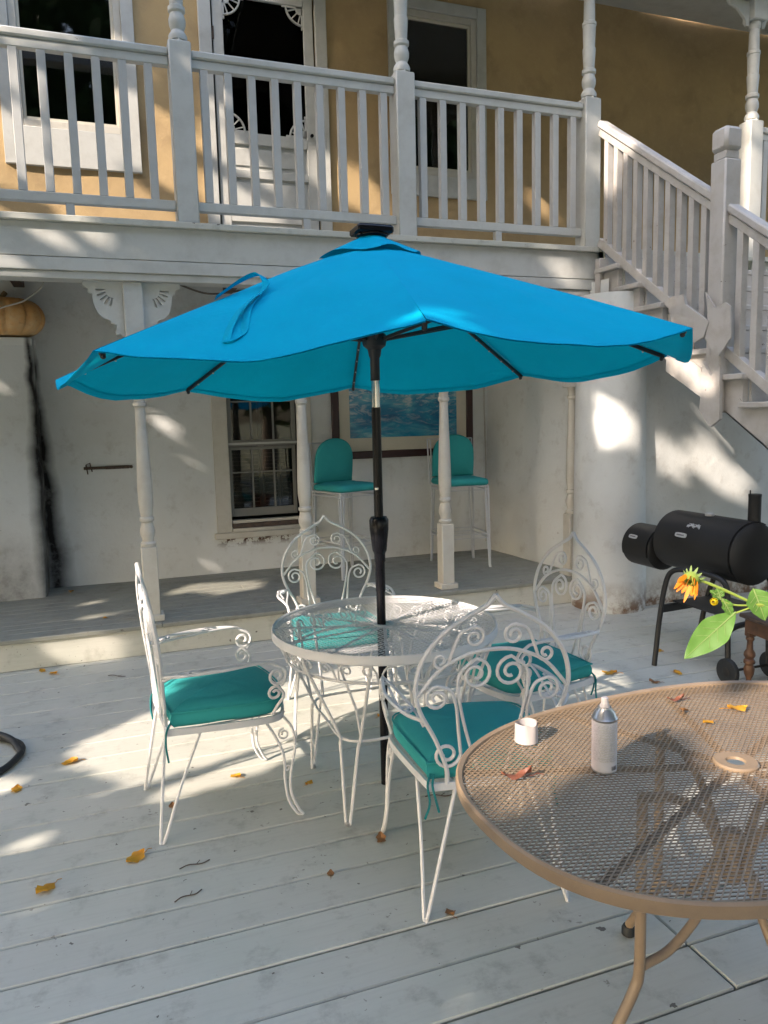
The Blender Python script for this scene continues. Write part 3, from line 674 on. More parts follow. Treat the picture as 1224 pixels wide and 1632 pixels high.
        m = MB(); m.tube(cr([(s*.118, -.225, .42), (s*.178, -.256, .21), (s*.234, -.283, .014), (s*.240, -.280, .006), (s*.243, -.268, .014), (s*.230, -.195, .21), (s*.222, -.105, .42)], 5), IR*.95, 6); m.build('leg', MW, t)
    return t
CH = [((.372, 3.135, 0), R(-86), 'white iron scroll armchair beside the round table with its back to the chimney wall'),
      ((1.145, 2.325, 0), R(-9.4), 'white iron scroll armchair with its back close to the tan oval mesh table'),
      ((1.112, 3.86, 0), R(174.5), 'white iron scroll armchair behind the round table facing away from the bar stools'),
      ((1.715, 2.945, 0), R(95), 'white iron scroll armchair between the round table and the black grill')]
ch0 = make_chair(*CH[0])
for loc, rz, lab in CH[1:]:
    c = copy_tree(ch0); c.location = loc; c.rotation_euler[2] = rz; c['label'] = lab
# cushions
def cushion_mesh(name, out, th, dome, mat, rnd_=.035):
    m = MB(); n = len(out); cx = sum(p[0] for p in out)/n; cy = sum(p[1] for p in out)/n; vs = []; fs = []
    lv = [(.80, 0), (.95, .006), (1.0, th*.30), (1.0, th*.62), (.965, th*.88), (.90, th), (.70, th+dome*.6), (.40, th+dome*.92), (.12, th+dome)]
    for sc, z in lv:
        for x, y in out: vs.append((cx+(x-cx)*sc, cy+(y-cy)*sc, z+.003*noise.noise(Vector((x*14, y*14, z*9)))))
    for i in range(len(lv)-1):
        for j in range(n): fs.append((i*n+j, i*n+(j+1) % n, (i+1)*n+(j+1) % n, (i+1)*n+j))
    fs.append(tuple(range(n))[::-1]); fs.append(tuple((len(lv)-1)*n+j for j in range(n)))
    m.add(vs, fs); return m.mesh(name, mat, True, 60)
so = [(-.195, -.215), (-.21, -.2), (-.235, -.03), (-.25, .12), (-.225, .21), (-.12, .24), (0, .248), (.12, .24), (.225, .21), (.25, .12), (.235, -.03), (.21, -.2), (.195, -.215), (0, -.22)]
out = [(p.x, p.y) for p in cr([(a, b, 0) for a, b in so], 3, True)]
cm = cushion_mesh('seat_cushion', out, .076, .022, MT['cushion'])
tms = []
for tp_ in ([(-.2, -.215, .03), (-.215, -.235, .0), (-.21, -.24, -.06), (-.225, -.235, -.11)], [(-.19, -.22, .03), (-.2, -.24, .0), (-.19, -.245, -.05), (-.18, -.24, -.09)], [(.2, -.215, .03), (.215, -.235, .0), (.21, -.24, -.06), (.225, -.235, -.12)]):
    m = MB(); m.tube(cr(tp_, 4), .004, 5); tms.append(m.mesh('tie', MT['ribbon']))
m = MB(); pip = [(p[0]*1.002, p[1]*1.002, .066) for p in out]; m.tube(pip, .0035, 6, closed=True); pm = m.mesh('piping', MT['cushion'])
CL = ['plump teal seat cushion on the chair by the chimney side of the round table', 'teal seat cushion on the chair next to the tan oval table', 'sunlit teal seat cushion seen through the round mesh table top', 'teal seat cushion on the chair by the grill']
for (loc, rz, _), lab in zip(CH, CL):
    c = link('seat_cushion', cm, None, (loc[0], loc[1], .428), (0, 0, rz)); tag(c, lab, 'cushion', 'teal chair cushions')
    [link('tie', q_, c) for q_ in tms]; link('piping', pm, c)

# ------------------------------------------------------------------ round white mesh table
def seg(m, a, b, w, h):
    a, b = Vector(a), Vector(b); k = max(1, round((b-a).length/.05))
    for i in range(k): m.beam(a.lerp(b, i/k), a.lerp(b, (i+1)/k), w, h)
def mesh_top(m, inside, ext, spacing, ang, w, h, z):
    for s in (-1, 1):
        a = s*ang; d = Vector((math.cos(a), math.sin(a))); nrm = Vector((-d.y, d.x)); k = int(ext/spacing)+1
        for i in range(-k, k+1):
            o = nrm*(i*spacing); lo = hi = None; t = -ext*1.05; st = .004
            while t < ext*1.05:
                p = o+d*t
                if inside(p.x, p.y):
                    if lo is None: lo = t
                    hi = t
                t += st
            if lo is None or hi-lo < .01: continue
            a0, b0 = o+d*lo, o+d*hi; zz = z+s*h*.25
            seg(m, (a0.x, a0.y, zz), (b0.x, b0.y, zz), w, h)
TX, TY, TZ, TR = 1.075, 3.0, .722, .478
tb = thing('round_table', (TX, TY, 0), 'round white iron table with wire mesh top around the umbrella pole', 'table')
m = MB(); n = 72; prof = [(TR-.012, TZ), (TR-.004, TZ+.004), (TR, TZ-.002), (TR+.001, TZ-.030), (TR-.004, TZ-.034), (TR-.010, TZ-.030)]
vs = [((r*math.cos(2*PI*j/n)), (r*math.sin(2*PI*j/n)), z) for j in range(n) for r, z in prof]; k = len(prof)
m.add(vs, [(j*k+i, j*k+(i+1) % k, ((j+1) % n)*k+(i+1) % k, ((j+1) % n)*k+i) for j in range(n) for i in range(k)]); m.build('rim', MT['metalw'], tb)
m = MB(); mesh_top(m, lambda x, y: .022 < math.hypot(x, y) < TR-.010 or math.hypot(x, y) <= .022, TR, .0185, R(29), .0019, .0014, TZ-.006); tag(m.build('mesh_top', MT['metalw'], tb), kind='stuff')
for i in range(12):
    a = 2*PI*i/12+.2; m = MB(); m.beam((.03*math.cos(a), .03*math.sin(a), TZ-.012), ((TR-.011)*math.cos(a), (TR-.011)*math.sin(a), TZ-.012), .014, .004, .001); m.build('spoke', MT['metalw'], tb)
m = MB(); m.lathe([(.026, -.004), (.045, -.004), (.045, .002), (.026, .002)], (0, 0, TZ-.006), 24, cap=False); m.build('pole_collar', MT['metalw'], tb)
ring = lambda r, z, n=64, w=0: [(r*(1+w*math.cos(8*2*PI*i/n))*math.cos(2*PI*i/n), r*(1+w*math.cos(8*2*PI*i/n))*math.sin(2*PI*i/n), z) for i in range(n)]
m = MB(); m.tube(ring(TR-.055, TZ-.118), .0062, 6, True); m.build('apron_ring', MT['metalw'], tb)
for i in range(16):
    a0 = 2*PI*i/16; m = MB(); rr = TR-.02; P = []
    for sx in (-1, 1):
        q = spiral(sx*.045, TZ-.066, .008, .026, 90 if sx > 0 else 90, sx*1.2)[::-1]
        q = [(x, z) for x, z in q]
        pts = [(0.006*sx, TZ-.112)]+[(sx*.012, TZ-.075)]+q
        m.tube([((rr-.035*((TZ-.034-z)/.085))*math.cos(a0+x/rr), (rr-.035*((TZ-.034-z)/.085))*math.sin(a0+x/rr), z) for x, z in pts], .0042, 5)
    m.build('apron_scroll', MT['metalw'], tb)
for i in range(4):
    a = PI/4+i*PI/2
    def P(r, off, z): return (r*math.cos(a)-off*math.sin(a), r*math.sin(a)+off*math.cos(a), z)
    m = MB()
    for s in (-1, 1): m.tube(cr([P(TR-.04, s*.15, TZ-.034), P(TR-.06, s*.125, TZ-.12), P(.345, s*.050, .36), P(.352, s*.038, .30), P(.378, s*.012, .03), P(.380, s*.006, .012)], 5), .0068, 6)
    m.tube([P(TR-.05, 0, TZ-.034), P(.37, .045, .48), P(.345, .05, .36)], .0055, 6); lg = m.build('leg', MT['metalw'], tb)
    m = MB(); m.lathe([(.012, 0), (.014, .004), (.012, .014), (.006, .016)], P(.38, 0, 0), 12); m.build('glide', MT['silver'], lg)
m = MB(); k = 8
pts = []
for i in range(4):
    a = PI/4+i*PI/2; pts += [(.345*math.cos(a), .345*math.sin(a), .335), (.27*math.cos(a+PI/4), .27*math.sin(a+PI/4), .335)]
m.tube(cr(pts, 6, True), .006, 6, True); m.build('stretcher_ring', MT['metalw'], tb)

# ------------------------------------------------------------------ umbrella
UX, UY = 1.062, 3.0
um = thing('patio_umbrella', (UX, UY, 0), 'turquoise eight panel patio umbrella on black pole through the round table', 'umbrella')
UR_, UA = 1.257, R(31.42)
ZT = 2.262
def tip(k):
    a = UA+k*PI/4; dx, dy = UR_*math.cos(a), UR_*math.sin(a); return Vector((dx, dy, 1.796+.015*dx-.032*dy))
def ribp(k, t):
    q = tip(k); r = .05/UR_; s = r+(1-r)*t; return Vector((q.x*s, q.y*s, ZT+(q.z-ZT)*(t**1.06)))
m = MB(); m.lathe([(.003, -.004), (.005, 0), (.003, .004)], (0, 0, 0), 6); BULB = m.mesh('light_bulb', MT['cap'])
for k in range(8):
    m = MB(); ph = k*3.7
    def fn(u, v, k=k, ph=ph):
        p = ribp(k, v).lerp(ribp(k+1, v), u); s = math.sin(PI*u)
        p.z += -.062*s*v**3.2 + .016*s*(v*(1-v))*4 + .006*noise.noise(Vector((u*3+ph, v*5, 1)))*s + .004*math.sin(v*9+u*11+ph)*s*v + .005*noise.noise(Vector((u*9+ph, v*2.2, 4)))*v
        o = Vector((p.x, p.y, 0)).normalized(); p += o*(.035*s*v**5)
        return p
    m.grid(fn, 36, 24); p = m.build('canopy_panel', MT['canopy'], um, ang=85)
    m = MB(); e = [fn(i/18, 1)+Vector((0, 0, -.004)) for i in range(19)]; e2 = [fn(i/18, .975)+Vector((0, 0, -.006)) for i in range(19)]
    m.add(e+e2, [(i, i+1, 20+i, 19+i) for i in range(18)]); m.build('hem', MT['canopy'], p, ang=85)
    # rib and strut
    m = MB(); a, b = ribp(k, 0)+Vector((0, 0, -.016)), ribp(k, .985)+Vector((0, 0, -.014)); m.beam(a, b, .012, .017, .002); rb = m.build('rib', MT['blackmatte'], um)
    m = MB(); q = ribp(k, .50)+Vector((0, 0, -.028)); o = Vector((q.x, q.y, 0)).normalized(); m.beam(o*.045+Vector((0, 0, 1.905)), q, .010, .014, .002); m.build('strut', MT['blackmatte'], rb)
    for f in (.42, .52, .62, .72, .82, .92): link('light_bulb', BULB, rb, a.lerp(b, f)+Vector((0, 0, -.011)))
    m = MB(); m.lathe([(.003, -.022), (.008, -.018), (.008, .002), (.004, .006)], ribp(k, .975)+Vector((0, 0, -.014)), 8); m.build('rib_cap', MT['blackmatte'], rb)
m = MB()
def vent(u, v):
    a = UA+u*2*PI; f = (u*8) % 1; r0 = .05+(.215-.05)*v
    seg = math.cos(PI/8)/math.cos((f-.5)*PI/4); r = r0*(seg if v > .1 else 1)*(1+.02*math.sin(u*50)*v)
    z = ZT+.042-.082*v+.014*v*math.sin(PI*f)*(1 if int(u*8) % 2 else .4)+.006*math.sin(u*41)*v
    return (r*math.cos(a), r*math.sin(a), z)
m.grid(vent, 64, 8); m.build('vent_cap', MT['canopy'], um, ang=85)
m = MB(); m.lathe([(.060, 0), (.066, .004), (.066, .010), (.04, .014)], (0, 0, ZT+.043), 16); m.box(-.075, .075, -.06, .06, ZT+.053, ZT+.082, .008); so_ = m.build('solar_cap', MT['black'], um)
m = MB(); m.box(-.066, .066, -.052, .052, ZT+.0825, ZT+.085, .001); m.build('solar_cell', MT['ink'], so_)
m = MB(); m.lathe([(.019, 0), (.019, 1.03)], (0, 0, .0), 18); m.lathe([(.019, 1.14), (.019, 1.632)], (0, 0, 0), 18); pl = m.build('pole', MT['black'], um)
m = MB(); m.lathe([(.021, .86), (.021, .985), (.0235, .99), (.0235, 1.02), (.026, 1.028), (.030, 1.035), (.040, 1.125), (.041, 1.165), (.034, 1.178), (.019, 1.18)], (0, 0, 0), 24); m.build('tilt_collar', MT['black'], um)
m = MB(); m.lathe([(.017, 1.632), (.017, 1.745)], (0, 0, 0), 18); m.build('upper_pole', MT['steel'], um)
m = MB(); m.lathe([(.0195, 1.74), (.0195, 1.83), (.024, 1.84), (.028, 1.865), (.046, 1.88), (.050, 1.90), (.048, 1.925), (.03, 1.935), (.017, 1.94)], (0, 0, 0), 18); m.lathe([(.016, 1.93), (.016, 2.22), (.045, 2.225), (.05, 2.25), (.03, 2.262)], (0, 0, 0), 18); m.build('runner_hub', MT['blackmatte'], um)
m = MB(); m.lathe([(.004, 0), (.008, .003), (.008, .012), (.003, .015)], (-.012, -.0175, 1.29), 8); m.build('push_button', MT['steel'], um)
# velcro tie lying on the near-left panel
def on(k, u, v, h):
    p = ribp(k, v).lerp(ribp(k+1, v), u); s = math.sin(PI*u); p.z += .016*s*v*(1-v)*4-.062*s*v**3.2+h; return p
strip = cr([on(4, .0, .63, .008), on(4, .03, .56, .035), on(4, .12, .54, .045), on(4, .23, .58, .02), on(4, .27, .65, .010), on(4, .33, .76, .012), on(4, .42, .90, .012), on(4, .40, .95, .014), on(4, .36, .88, .02), on(4, .32, .78, .024), on(4, .29, .66, .02)], 5)
m = MB(); vs = []
for i, p in enumerate(strip):
    t_ = (strip[min(i+1, len(strip)-1)]-strip[max(i-1, 0)]).normalized(); sd = t_.cross(Vector((0, .4, .9))).normalized()*.012; vs += [p-sd, p+sd, p+sd+Vector((0, 0, .002)), p-sd+Vector((0, 0, .002))]
m.add(vs, [(i*4+k, i*4+(k+1) % 4, i*4+4+(k+1) % 4, i*4+4+k) for i in range(len(strip)-1) for k in range(4)]); m.build('tie_strap', MT['canopy'], um, ang=85)

# ------------------------------------------------------------------ tan oval table
OX, OY, OZ = 1.43, 1.416, .72
ot = thing('oval_table', (OX, OY, 0), 'oval tan metal mesh patio table holding a spray can', 'table', rz=R(2.5))
OA, OB, ON = .712, .492, 2.5
def oval(k, t, off=0):
    c, s = math.cos(t), math.sin(t); return ((OA-off)*math.copysign(abs(c)**(2/ON), c), (OB-off)*math.copysign(abs(s)**(2/ON), s))
n = 120; prof = [(.016, .002), (.006, .006), (.001, .001), (0, -.012), (.003, -.026), (.010, -.031), (.018, -.027), (.020, -.010)]
# equalise spacing along the outline
raw = [oval(0, 2*PI*i/2000) for i in range(2000)]; acc = [0]
for p, q in zip(raw, raw[1:]+raw[:1]): acc.append(acc[-1]+math.hypot(q[0]-p[0], q[1]-p[1]))
oval_pts = []; j_ = 0
for i in range(n):
    tgt = acc[-1]*i/n
    while acc[j_+1] < tgt: j_ += 1
    oval_pts.append(raw[j_])
m = MB(); vs = []
for i, (x, y) in enumerate(oval_pts):
    x1, y1 = oval_pts[i-1]; x2, y2 = oval_pts[(i+1) % n]; tx, ty = x2-x1, y2-y1; l_ = math.hypot(tx, ty); nx, ny = ty/l_, -tx/l_
    vs += [(x-nx*o, y-ny*o, OZ+z) for o, z in prof]
k = len(prof); m.add(vs, [(j*k+i, j*k+(i+1) % k, ((j+1) % n)*k+(i+1) % k, ((j+1) % n)*k+i) for j in range(n) for i in range(k)]); m.build('rim', MT['tan'], ot)
ins = lambda x, y: (abs(x/(OA-.014))**ON+abs(y/(OB-.014))**ON) < 1 and math.hypot(x, y) > .045
class Split: pass
m = MB()
def half_mesh(sgn):
    for s in (-1, 1):
        a = s*R(27)+R(8); d = Vector((math.cos(a), math.sin(a))); nr = Vector((-d.y, d.x)); sp = .0118
        for i in range(-75, 76):
            o = nr*(i*sp); runs = []; cur = None; t = -.9
            while t < .9:
                p = o+d*t
                if ins(p.x, p.y): cur = (cur[0], t) if cur else (t, t)
                elif cur: runs.append(cur); cur = None
                t += .004
            for lo, hi in runs:
                if hi-lo < .01: continue
                A, B = o+d*lo, o+d*hi; zz = OZ-.004+s*.0006; seg(m, (A.x, A.y, zz), (B.x, B.y, zz), .0031, .0022)
half_mesh(1); tag(m.build('mesh_top', MT['tan'], ot), kind='stuff')
m = MB(); m.lathe([(.022, -.004), (.024, .003), (.05, .004), (.054, 0), (.054, -.006)], (0, 0, OZ), 28, cap=False); m.build('umbrella_hole_ring', MT['tan'], ot)
for i in range(8):
    a = R(22.5+45*i); e = 1/((abs(math.cos(a)/(OA-.02))**ON+abs(math.sin(a)/(OB-.02))**ON)**(1/ON))
    m = MB(); m.beam((.05*math.cos(a), .05*math.sin(a), OZ-.013), (e*math.cos(a), e*math.sin(a), OZ-.013), .02, .010, .002); m.build('strap', MT['tan'], ot)
for i in range(4):
    a = PI/2*i; rr = .292 if i % 2 == 0 else .262; d = Vector((math.cos(a), math.sin(a), 0)); Pz = lambda r, z: (d.x*r, d.y*r, z)
    m = MB(); m.tube(cr([Pz(rr, OZ-.02), Pz(rr, .5), Pz(rr, .26), Pz(rr+.015, .20), Pz(rr+.07, .11), Pz(rr+.115, .035)], 6), .0135, 10); lg = m.build('leg', MT['tan'], ot)
    m = MB(); m.lathe([(.017, 0), (.021, .004), (.021, .022), (.016, .032)], Pz(rr+.118, 0), 14); m.build('foot', MT['rubber'], lg)
    m = MB(); m.tube(cr([Pz(rr-.01, OZ-.03), Pz(rr-.09, OZ-.05), Pz(.10, .60), Pz(.045, .47), Pz(.10, .35), Pz(rr-.10, .275), Pz(rr-.01, .255)], 7), .0115, 10); m.build('brace', MT['tan'], lg)
m = MB(); m.lathe([(.02, .40), (.032, .42), (.032, .52), (.02, .54)], (0, 0, 0), 14); m.build('brace_hub', MT['tan'], ot)
# things on it
can = thing('spray_can', (1.105, 1.507, OZ), 'white aerosol spray can with nozzle, cap removed, on the oval table', 'spray can', rz=R(-33))
m = MB(); m.lathe([(.028, 0), (.0305, .003), (.0305, .006)], (0, 0, 0), 28); m.build('base_rim', MT['silver'], can)
m = MB(); m.lathe([(.0300, .005), (.0305, .008), (.0305, .128), (.0298, .131)], (0, 0, 0), 32); m.build('body', MT['can'], can)
m = MB(); m.lathe([(.0300, .130), (.0312, .132), (.0312, .136), (.029, .138), (.0245, .150), (.017, .158), (.016, .162)], (0, 0, 0), 28); m.build('dome', MT['silver'], can)
m = MB(); m.lathe([(.0125, .160), (.0125, .166), (.0095, .170), (.0085, .184), (.006, .186)], (0, 0, 0), 16); m.build('nozzle', MT['cap'], can)
def on_can(m, a0, a1, z0, z1, r=.0309):
    k = 4; vs = [(r*math.cos(a0+(a1-a0)*i/k), r*math.sin(a0+(a1-a0)*i/k), z) for z in (z0, z1) for i in range(k+1)]
    m.add(vs, [(i, i+1, k+2+i, k+1+i) for i in range(k)])
m = MB()
for i in range(9): a = R(-58+i*3.4); on_can(m, a, a+R(1.2+(i*7 % 3)*.5), .010, .021)
m.build('barcode', MT['ink'], can)
m = MB(); rr_ = random.Random(3)
for i in range(13):
    z = .032+i*.0066; a = R(-112)
    while a < R(-42): wd = R(rr_.uniform(3, 9)); on_can(m, a, a+wd, z, z+.0028, .0308); a += wd+R(2)
m.build('small_print', MT['badge'], can)
m = MB(); N = 32
def capf(u, v):
    a = 2*PI*u; r = .0315*(1-.04*v); z = .052*v; dip = .006*max(0, math.cos(2*(a+1.2)))*v**6; dent = .004*max(0, math.cos(a+R(97)))**12*v; return ((r-dent)*math.cos(a), (r-dent)*math.sin(a), z-dip)
m.grid(capf, 40, 8); m.grid(lambda u, v: tuple(c*(.92 if i < 2 else 1) for i, c in enumerate(capf(u, 1-v*.97))), 40, 8); m.grid(lambda u, v: (.0315*(1-v)*math.cos(2*PI*u), .0315*(1-v)*math.sin(2*PI*u), .001), 24, 2)
o = m.build('aerosol_overcap', MT['cap'], None, (1.018, 1.73, OZ)); tag(o, 'white plastic spray can cap standing on the sunlit oval table', 'cap')

# ------------------------------------------------------------------ leaves and twigs
def leaf_mesh(name, mat, L, W, curl, seed, lobed=True):
    m = MB(); N = 10; rr = random.Random(seed); vs = []
    for i in range(N+1):
        t = i/N; w_ = W*math.sin(PI*min(1, t*1.02))**.7*(1+(.22*math.sin(t*17+seed) if lobed else 0))
        for s in (-1, -.5, 0, .5, 1): vs.append((s*w_, L*(t-.5), .003+curl*(s*s)*(.4+.6*math.sin(t*4+seed))*W+.15*curl*abs(t-.5)*L+.003*abs(math.sin(seed+t*6+s*3))))
    m.add(vs, [(i*5+j, i*5+j+1, i*5+j+6, i*5+j+5) for i in range(N) for j in range(4)])
    m.tube(cr([(0, -.5*L-.4*L, .004), (0.004, -.5*L-.2*L, .007), (0, -.5*L, .004), (0, .3*L, .005)], 3), .0012, 5)
    return m.mesh(name, mat, True, 80)
LM = {'y': [leaf_mesh('fallen_leaf', MT['yleaf'], .075, .028, .5, s) for s in (1, 2.3, 4.1)], 'b': [leaf_mesh('fallen_leaf', MT['bleaf'], .055, .02, .8, s) for s in (1.6, 3.3)], 'r': [leaf_mesh('curled_leaf', MT['rleaf'], .075, .014, 1.4, 2.2)]}
FL = [(-.25, 3.77, 0, 'y', 1.0, 'yellow fallen leaf on the deck near the black hose'), (.01, 2.81, 0, 'y', 1.1, 'yellow fallen leaf lying in front of the chimney side chair'), (-.29, 2.73, 0, 'y', 1.0, 'yellow fallen leaf alone on the open planks far from any chair'),
      (.46, 3.32, 0, 'y', .75, 'fallen leaf lying under the chimney side chair'), (.75, 3.13, 0, 'y', .6, 'small yellow leaf under the edge of the round table'), (.17, 3.15, 0, 'b', .7, 'tiny brown leaf beneath the chimney side chair'),
      (.89, 2.58, 0, 'b', .9, 'brown leaf by the front foot of the chair next to the oval table'), (-.46, 3.57, 0, 'y', .8, 'yellow leaf in the sun patch beside the hose'), (-.47, 5.30, 0, 'y', .7, 'yellow leaf against the porch riser'), (-.40, 5.22, 0, 'y', .9, 'orange leaf lying just in front of the porch riser'),
      (.19, 4.75, 0, 'y', .6, 'small leaf on shaded planks between porch step and chimney side chair'), (1.42, 3.61, 0, 'y', .9, 'yellow leaf in the sunlit strip behind the umbrella pole'), (1.30, 3.72, 0, 'y', .7, 'small yellow leaf at the edge of the sunlit strip behind the umbrella pole'),
      (2.81, 3.79, 0, 'y', 1.2, 'yellow leaf on the deck by the grill side chair'), (.95, 2.09, 0, 'b', .8, 'curled brown leaf behind the chair next to the oval table'), (.65, 2.44, 0, 'b', .6, 'faded leaf on planks before the round table'),
      (3.38, 4.02, 0, 'y', .8, 'yellow leaf behind the grill leg'), (2.95, 3.55, 0, 'b', 1.1, 'brown leaf in front of the grill'), (3.18, 3.62, 0, 'y', .8, 'yellow leaf beside the grill wheel'),
      (-.07, 5.69, ZP, 'y', .6, 'yellow leaf on the porch floor near its edge'), (.22, 6.82, ZP, 'b', .7, 'brown leaf on the porch floor against the wall'), (-.33, 6.72, ZP, 'y', .8, 'yellow leaf on the porch floor at the foot of the chimney'),
      (.885, 1.55, OZ+.001, 'r', 1.0, 'curled red brown leaf on the oval table in front of the cap'), (1.575, 1.80, OZ+.001, 'r', .7, 'red brown leaf near the rim of the oval table'), (1.54, 1.725, OZ+.001, 'b', .6, 'pale brown leaf on the sunlit mesh of the oval table'),
      (1.69, 1.675, OZ+.001, 'y', .8, 'yellow leaf on the oval table near the hole ring'), (1.54, 1.63, OZ+.001, 'y', .5, 'tiny yellow leaf on the shaded part of the oval table')]
for i, (x, y, z, kd, sc, lab) in enumerate(FL):
    o = link('curled_leaf' if kd == 'r' else 'fallen_leaf', LM[kd][i % len(LM[kd])], None, (x, y, z), (0, 0, rnd.uniform(0, 6.3) if kd != 'r' else R(75)))
    o.scale = (sc, sc, sc); tag(o, lab, 'leaf', 'fallen leaves')
def twig(loc, rz, L, lab):
    m = MB(); m.tube(cr([(-L/2, 0, .004), (-L*.2, .006, .007), (L*.2, -.004, .005), (L/2, .008, .004)], 4), .0022, 6); m.tube([(L*.05, 0, .006), (L*.2, .02, .005)], .0015, 5)
    tag(m.build('twig', MT['rust'], None, loc, (0, 0, rz)), lab, 'twig', 'dry twigs on the deck')
twig((.21, 2.68, 0), .1, .11, 'thin dry twig on the planks between two yellow leaves'); twig((.17, 2.50, 0), .3, .10, 'bent dark twig on the open deck planks'); twig((1.23, 2.80, 0), -.3, .12, 'twig under the chair next to the oval table'); twig((-.02, 4.99, 0), -.6, .12, 'twig in front of the porch riser')
# hose
m = MB(); pts = [(-.76+.285*(1+.02*math.sin(5*t))*math.cos(t), 3.955+.285*math.sin(t), .018) for t in [2*PI*i/40 for i in range(41)]]+[(-.76+.27*math.cos(t), 3.955+.27*math.sin(t), .018+.032*min(1, t/1.2)) for t in [PI*i/14 for i in range(1, 15)]]+[(-1.3, 3.7, .02), (-1.9, 3.2, .02)]
m.tube(cr(pts, 2), .0165, 10); tag(m.build('hose', MT['rubber']), 'black rubber hose coiled in a loop on the deck', 'hose')

# ------------------------------------------------------------------ porch furniture and wall things
def rbar(m, a, b, r=.0065): m.tube([a, b], r, 6)
def make_stool(loc, rz, label):
    t = thing('bar_stool', loc, label, 'stool', 'tall white framed bar stools', rz); MS = MT['metalstool']; W, D, H = .20, .215, .735; q_ = .0072
    for sx in (-1, 1):
        for sy in (-1, 1):
            m = MB()
            for ox, oy in ((0, 0), (-.030*sx, 0), (0, -.030*sy)): rbar(m, (sx*W+ox, sy*D+oy, H), (sx*(W+.012)+ox*.35, sy*(D+.012)+oy*.35, .012), q_)
            m.lathe([(.012, 0), (.014, .004), (.012, .02)], (sx*(W+.010), sy*(D+.010), 0), 10)
            m.build('leg', MS, t)
    for z in (H, H-.032):
        m = MB(); m.tube([(-W, -D, z), (W, -D, z), (W, D, z), (-W, D, z)], .0075, 6, True); m.build('seat_rail', MS, t)
    for z in (.27, .305):
        m = MB(); m.tube([(-W-.006, -D-.006, z), (W+.006, -D-.006, z), (W+.006, D+.006, z), (-W-.006, D+.006, z)], .007, 6, True); m.build('footrest', MS, t)
    m = MB()
    for sx in (-1, 1):
        for o in (0, .028): rbar(m, (sx*(W+.016-o), -D, H), (sx*(W+.018-o), -D-.055, 1.15), .007)
    rbar(m, (-W-.018, -D-.055, 1.15), (W+.018, -D-.055, 1.15), .007); rbar(m, (-W, -D-.01, .80), (W, -D-.01, .80), .006)
    m.build('back_frame', MS, t)
    o = [(x*1.0, y) for x, y in [(p.x, p.y) for p in cr([(-.20, -.20, 0), (-.212, 0, 0), (-.20, .215, 0), (0, .222, 0), (.20, .215, 0), (.212, 0, 0), (.20, -.20, 0), (0, -.205, 0)], 4, True)]]
    link('seat_cushion', cushion_mesh('seat_cushion', o, .060, .016, MT['cushion']), t, (0, 0, H+.004))
    bo = [(-.185, 0), (-.20, .03), (-.198, .22), (-.165, .32), (-.09, .375), (0, .39), (.09, .375), (.165, .32), (.198, .22), (.20, .03), (.185, 0), (0, -.005)]
    bo = [(p.x, p.y) for p in cr([(a, b, 0) for a, b in bo], 3, True)]
    link('back_cushion', cushion_mesh('back_cushion', bo, .045, .016, MT['cushion']), t, (0, -.207, H+.072), (R(97), 0, PI))
    return t
s1 = make_stool((3.03, 6.335, ZP), R(173), 'tall bar stool with teal cushions squarely facing out near the return wall')
s2 = copy_tree(s1); s2.location = (1.965, 6.41, ZP); s2.rotation_euler[2] = R(-162); s2['label'] = 'tall bar stool with teal cushions turned at an angle beside the window'
# back of a cushion lies flat first: turn so the thick face looks forward
pic = thing('framed_picture', (2.725, HY-.004, 1.80), 'large framed print of a blue ocean wave behind the bar stools', 'picture')
PW, PZ0, PZ1 = .725, -.605, .45
for nm, x0, x1, z0, z1 in (('frame_bar', -PW, -PW+.07, PZ0, PZ1), ('frame_bar', PW-.07, PW, PZ0, PZ1), ('frame_bar', -PW+.0705, PW-.0705, PZ0, PZ0+.07), ('frame_bar', -PW+.0705, PW-.0705, PZ1-.07, PZ1)):
    m = MB(); m.box(x0, x1, -.055, -.02, z0, z1, .008); m.build(nm, MT['frame'], pic)
m = MB(); m.box(-PW+.068, PW-.068, -.036, -.026, PZ0+.068, PZ1-.068); m.build('mat_board', MT['matte'], pic)
m = MB(); m.box(-PW+.175, PW-.175, -.0395, -.0365, PZ0+.195, PZ1-.175); m.build('print', MT['sea'], pic)
# pumpkin on the chimney pier
pk = thing('pumpkin', (-.665, 6.70, 2.25), 'large pale orange pumpkin resting on top of the chimney pier', 'pumpkin')
m = MB()
def pkf(u, v):
    a = 2*PI*u; b = PI*(v-.5); lobe = 1-.11*(1-abs(math.cos(a*5.5)))**3.0; r = math.cos(b)**.7*lobe
    return (.30*r*math.cos(a), .24*r*math.sin(a), .165+.165*math.sin(b)*(1-.22*math.exp(-(math.cos(b)/.35)**2)))
m.grid(pkf, 88, 20); m.build('flesh', MT['pumpkin'], pk, ang=80)
m = MB(); m.tube(cr([(0, 0, .26), (.005, 0, .32), (.03, .01, .36)], 4), [.03]*4+[.02]*5, 8); m.build('stem', MT['pstem'], pk)
# rusty latch on the wall
m = MB(); m.box(-.19, .19, -.012, -.002, -.012, .012, .003); m.box(-.02, .17, -.022, -.0125, -.014, .014, .004); m.tube([(-.16, -.014, -.05), (-.17, -.014, .03), (-.14, -.016, .045), (-.125, -.014, -.03)], .006, 6); m.lathe([(.014, -.03), (.014, -.012)], (.19, 0, 0), 10, 'y')
tag(m.build('wall_latch', MT['rust'], None, (.02, HY-.01, 1.215)), 'rusty iron latch bar fixed to the plaster wall', 'latch')

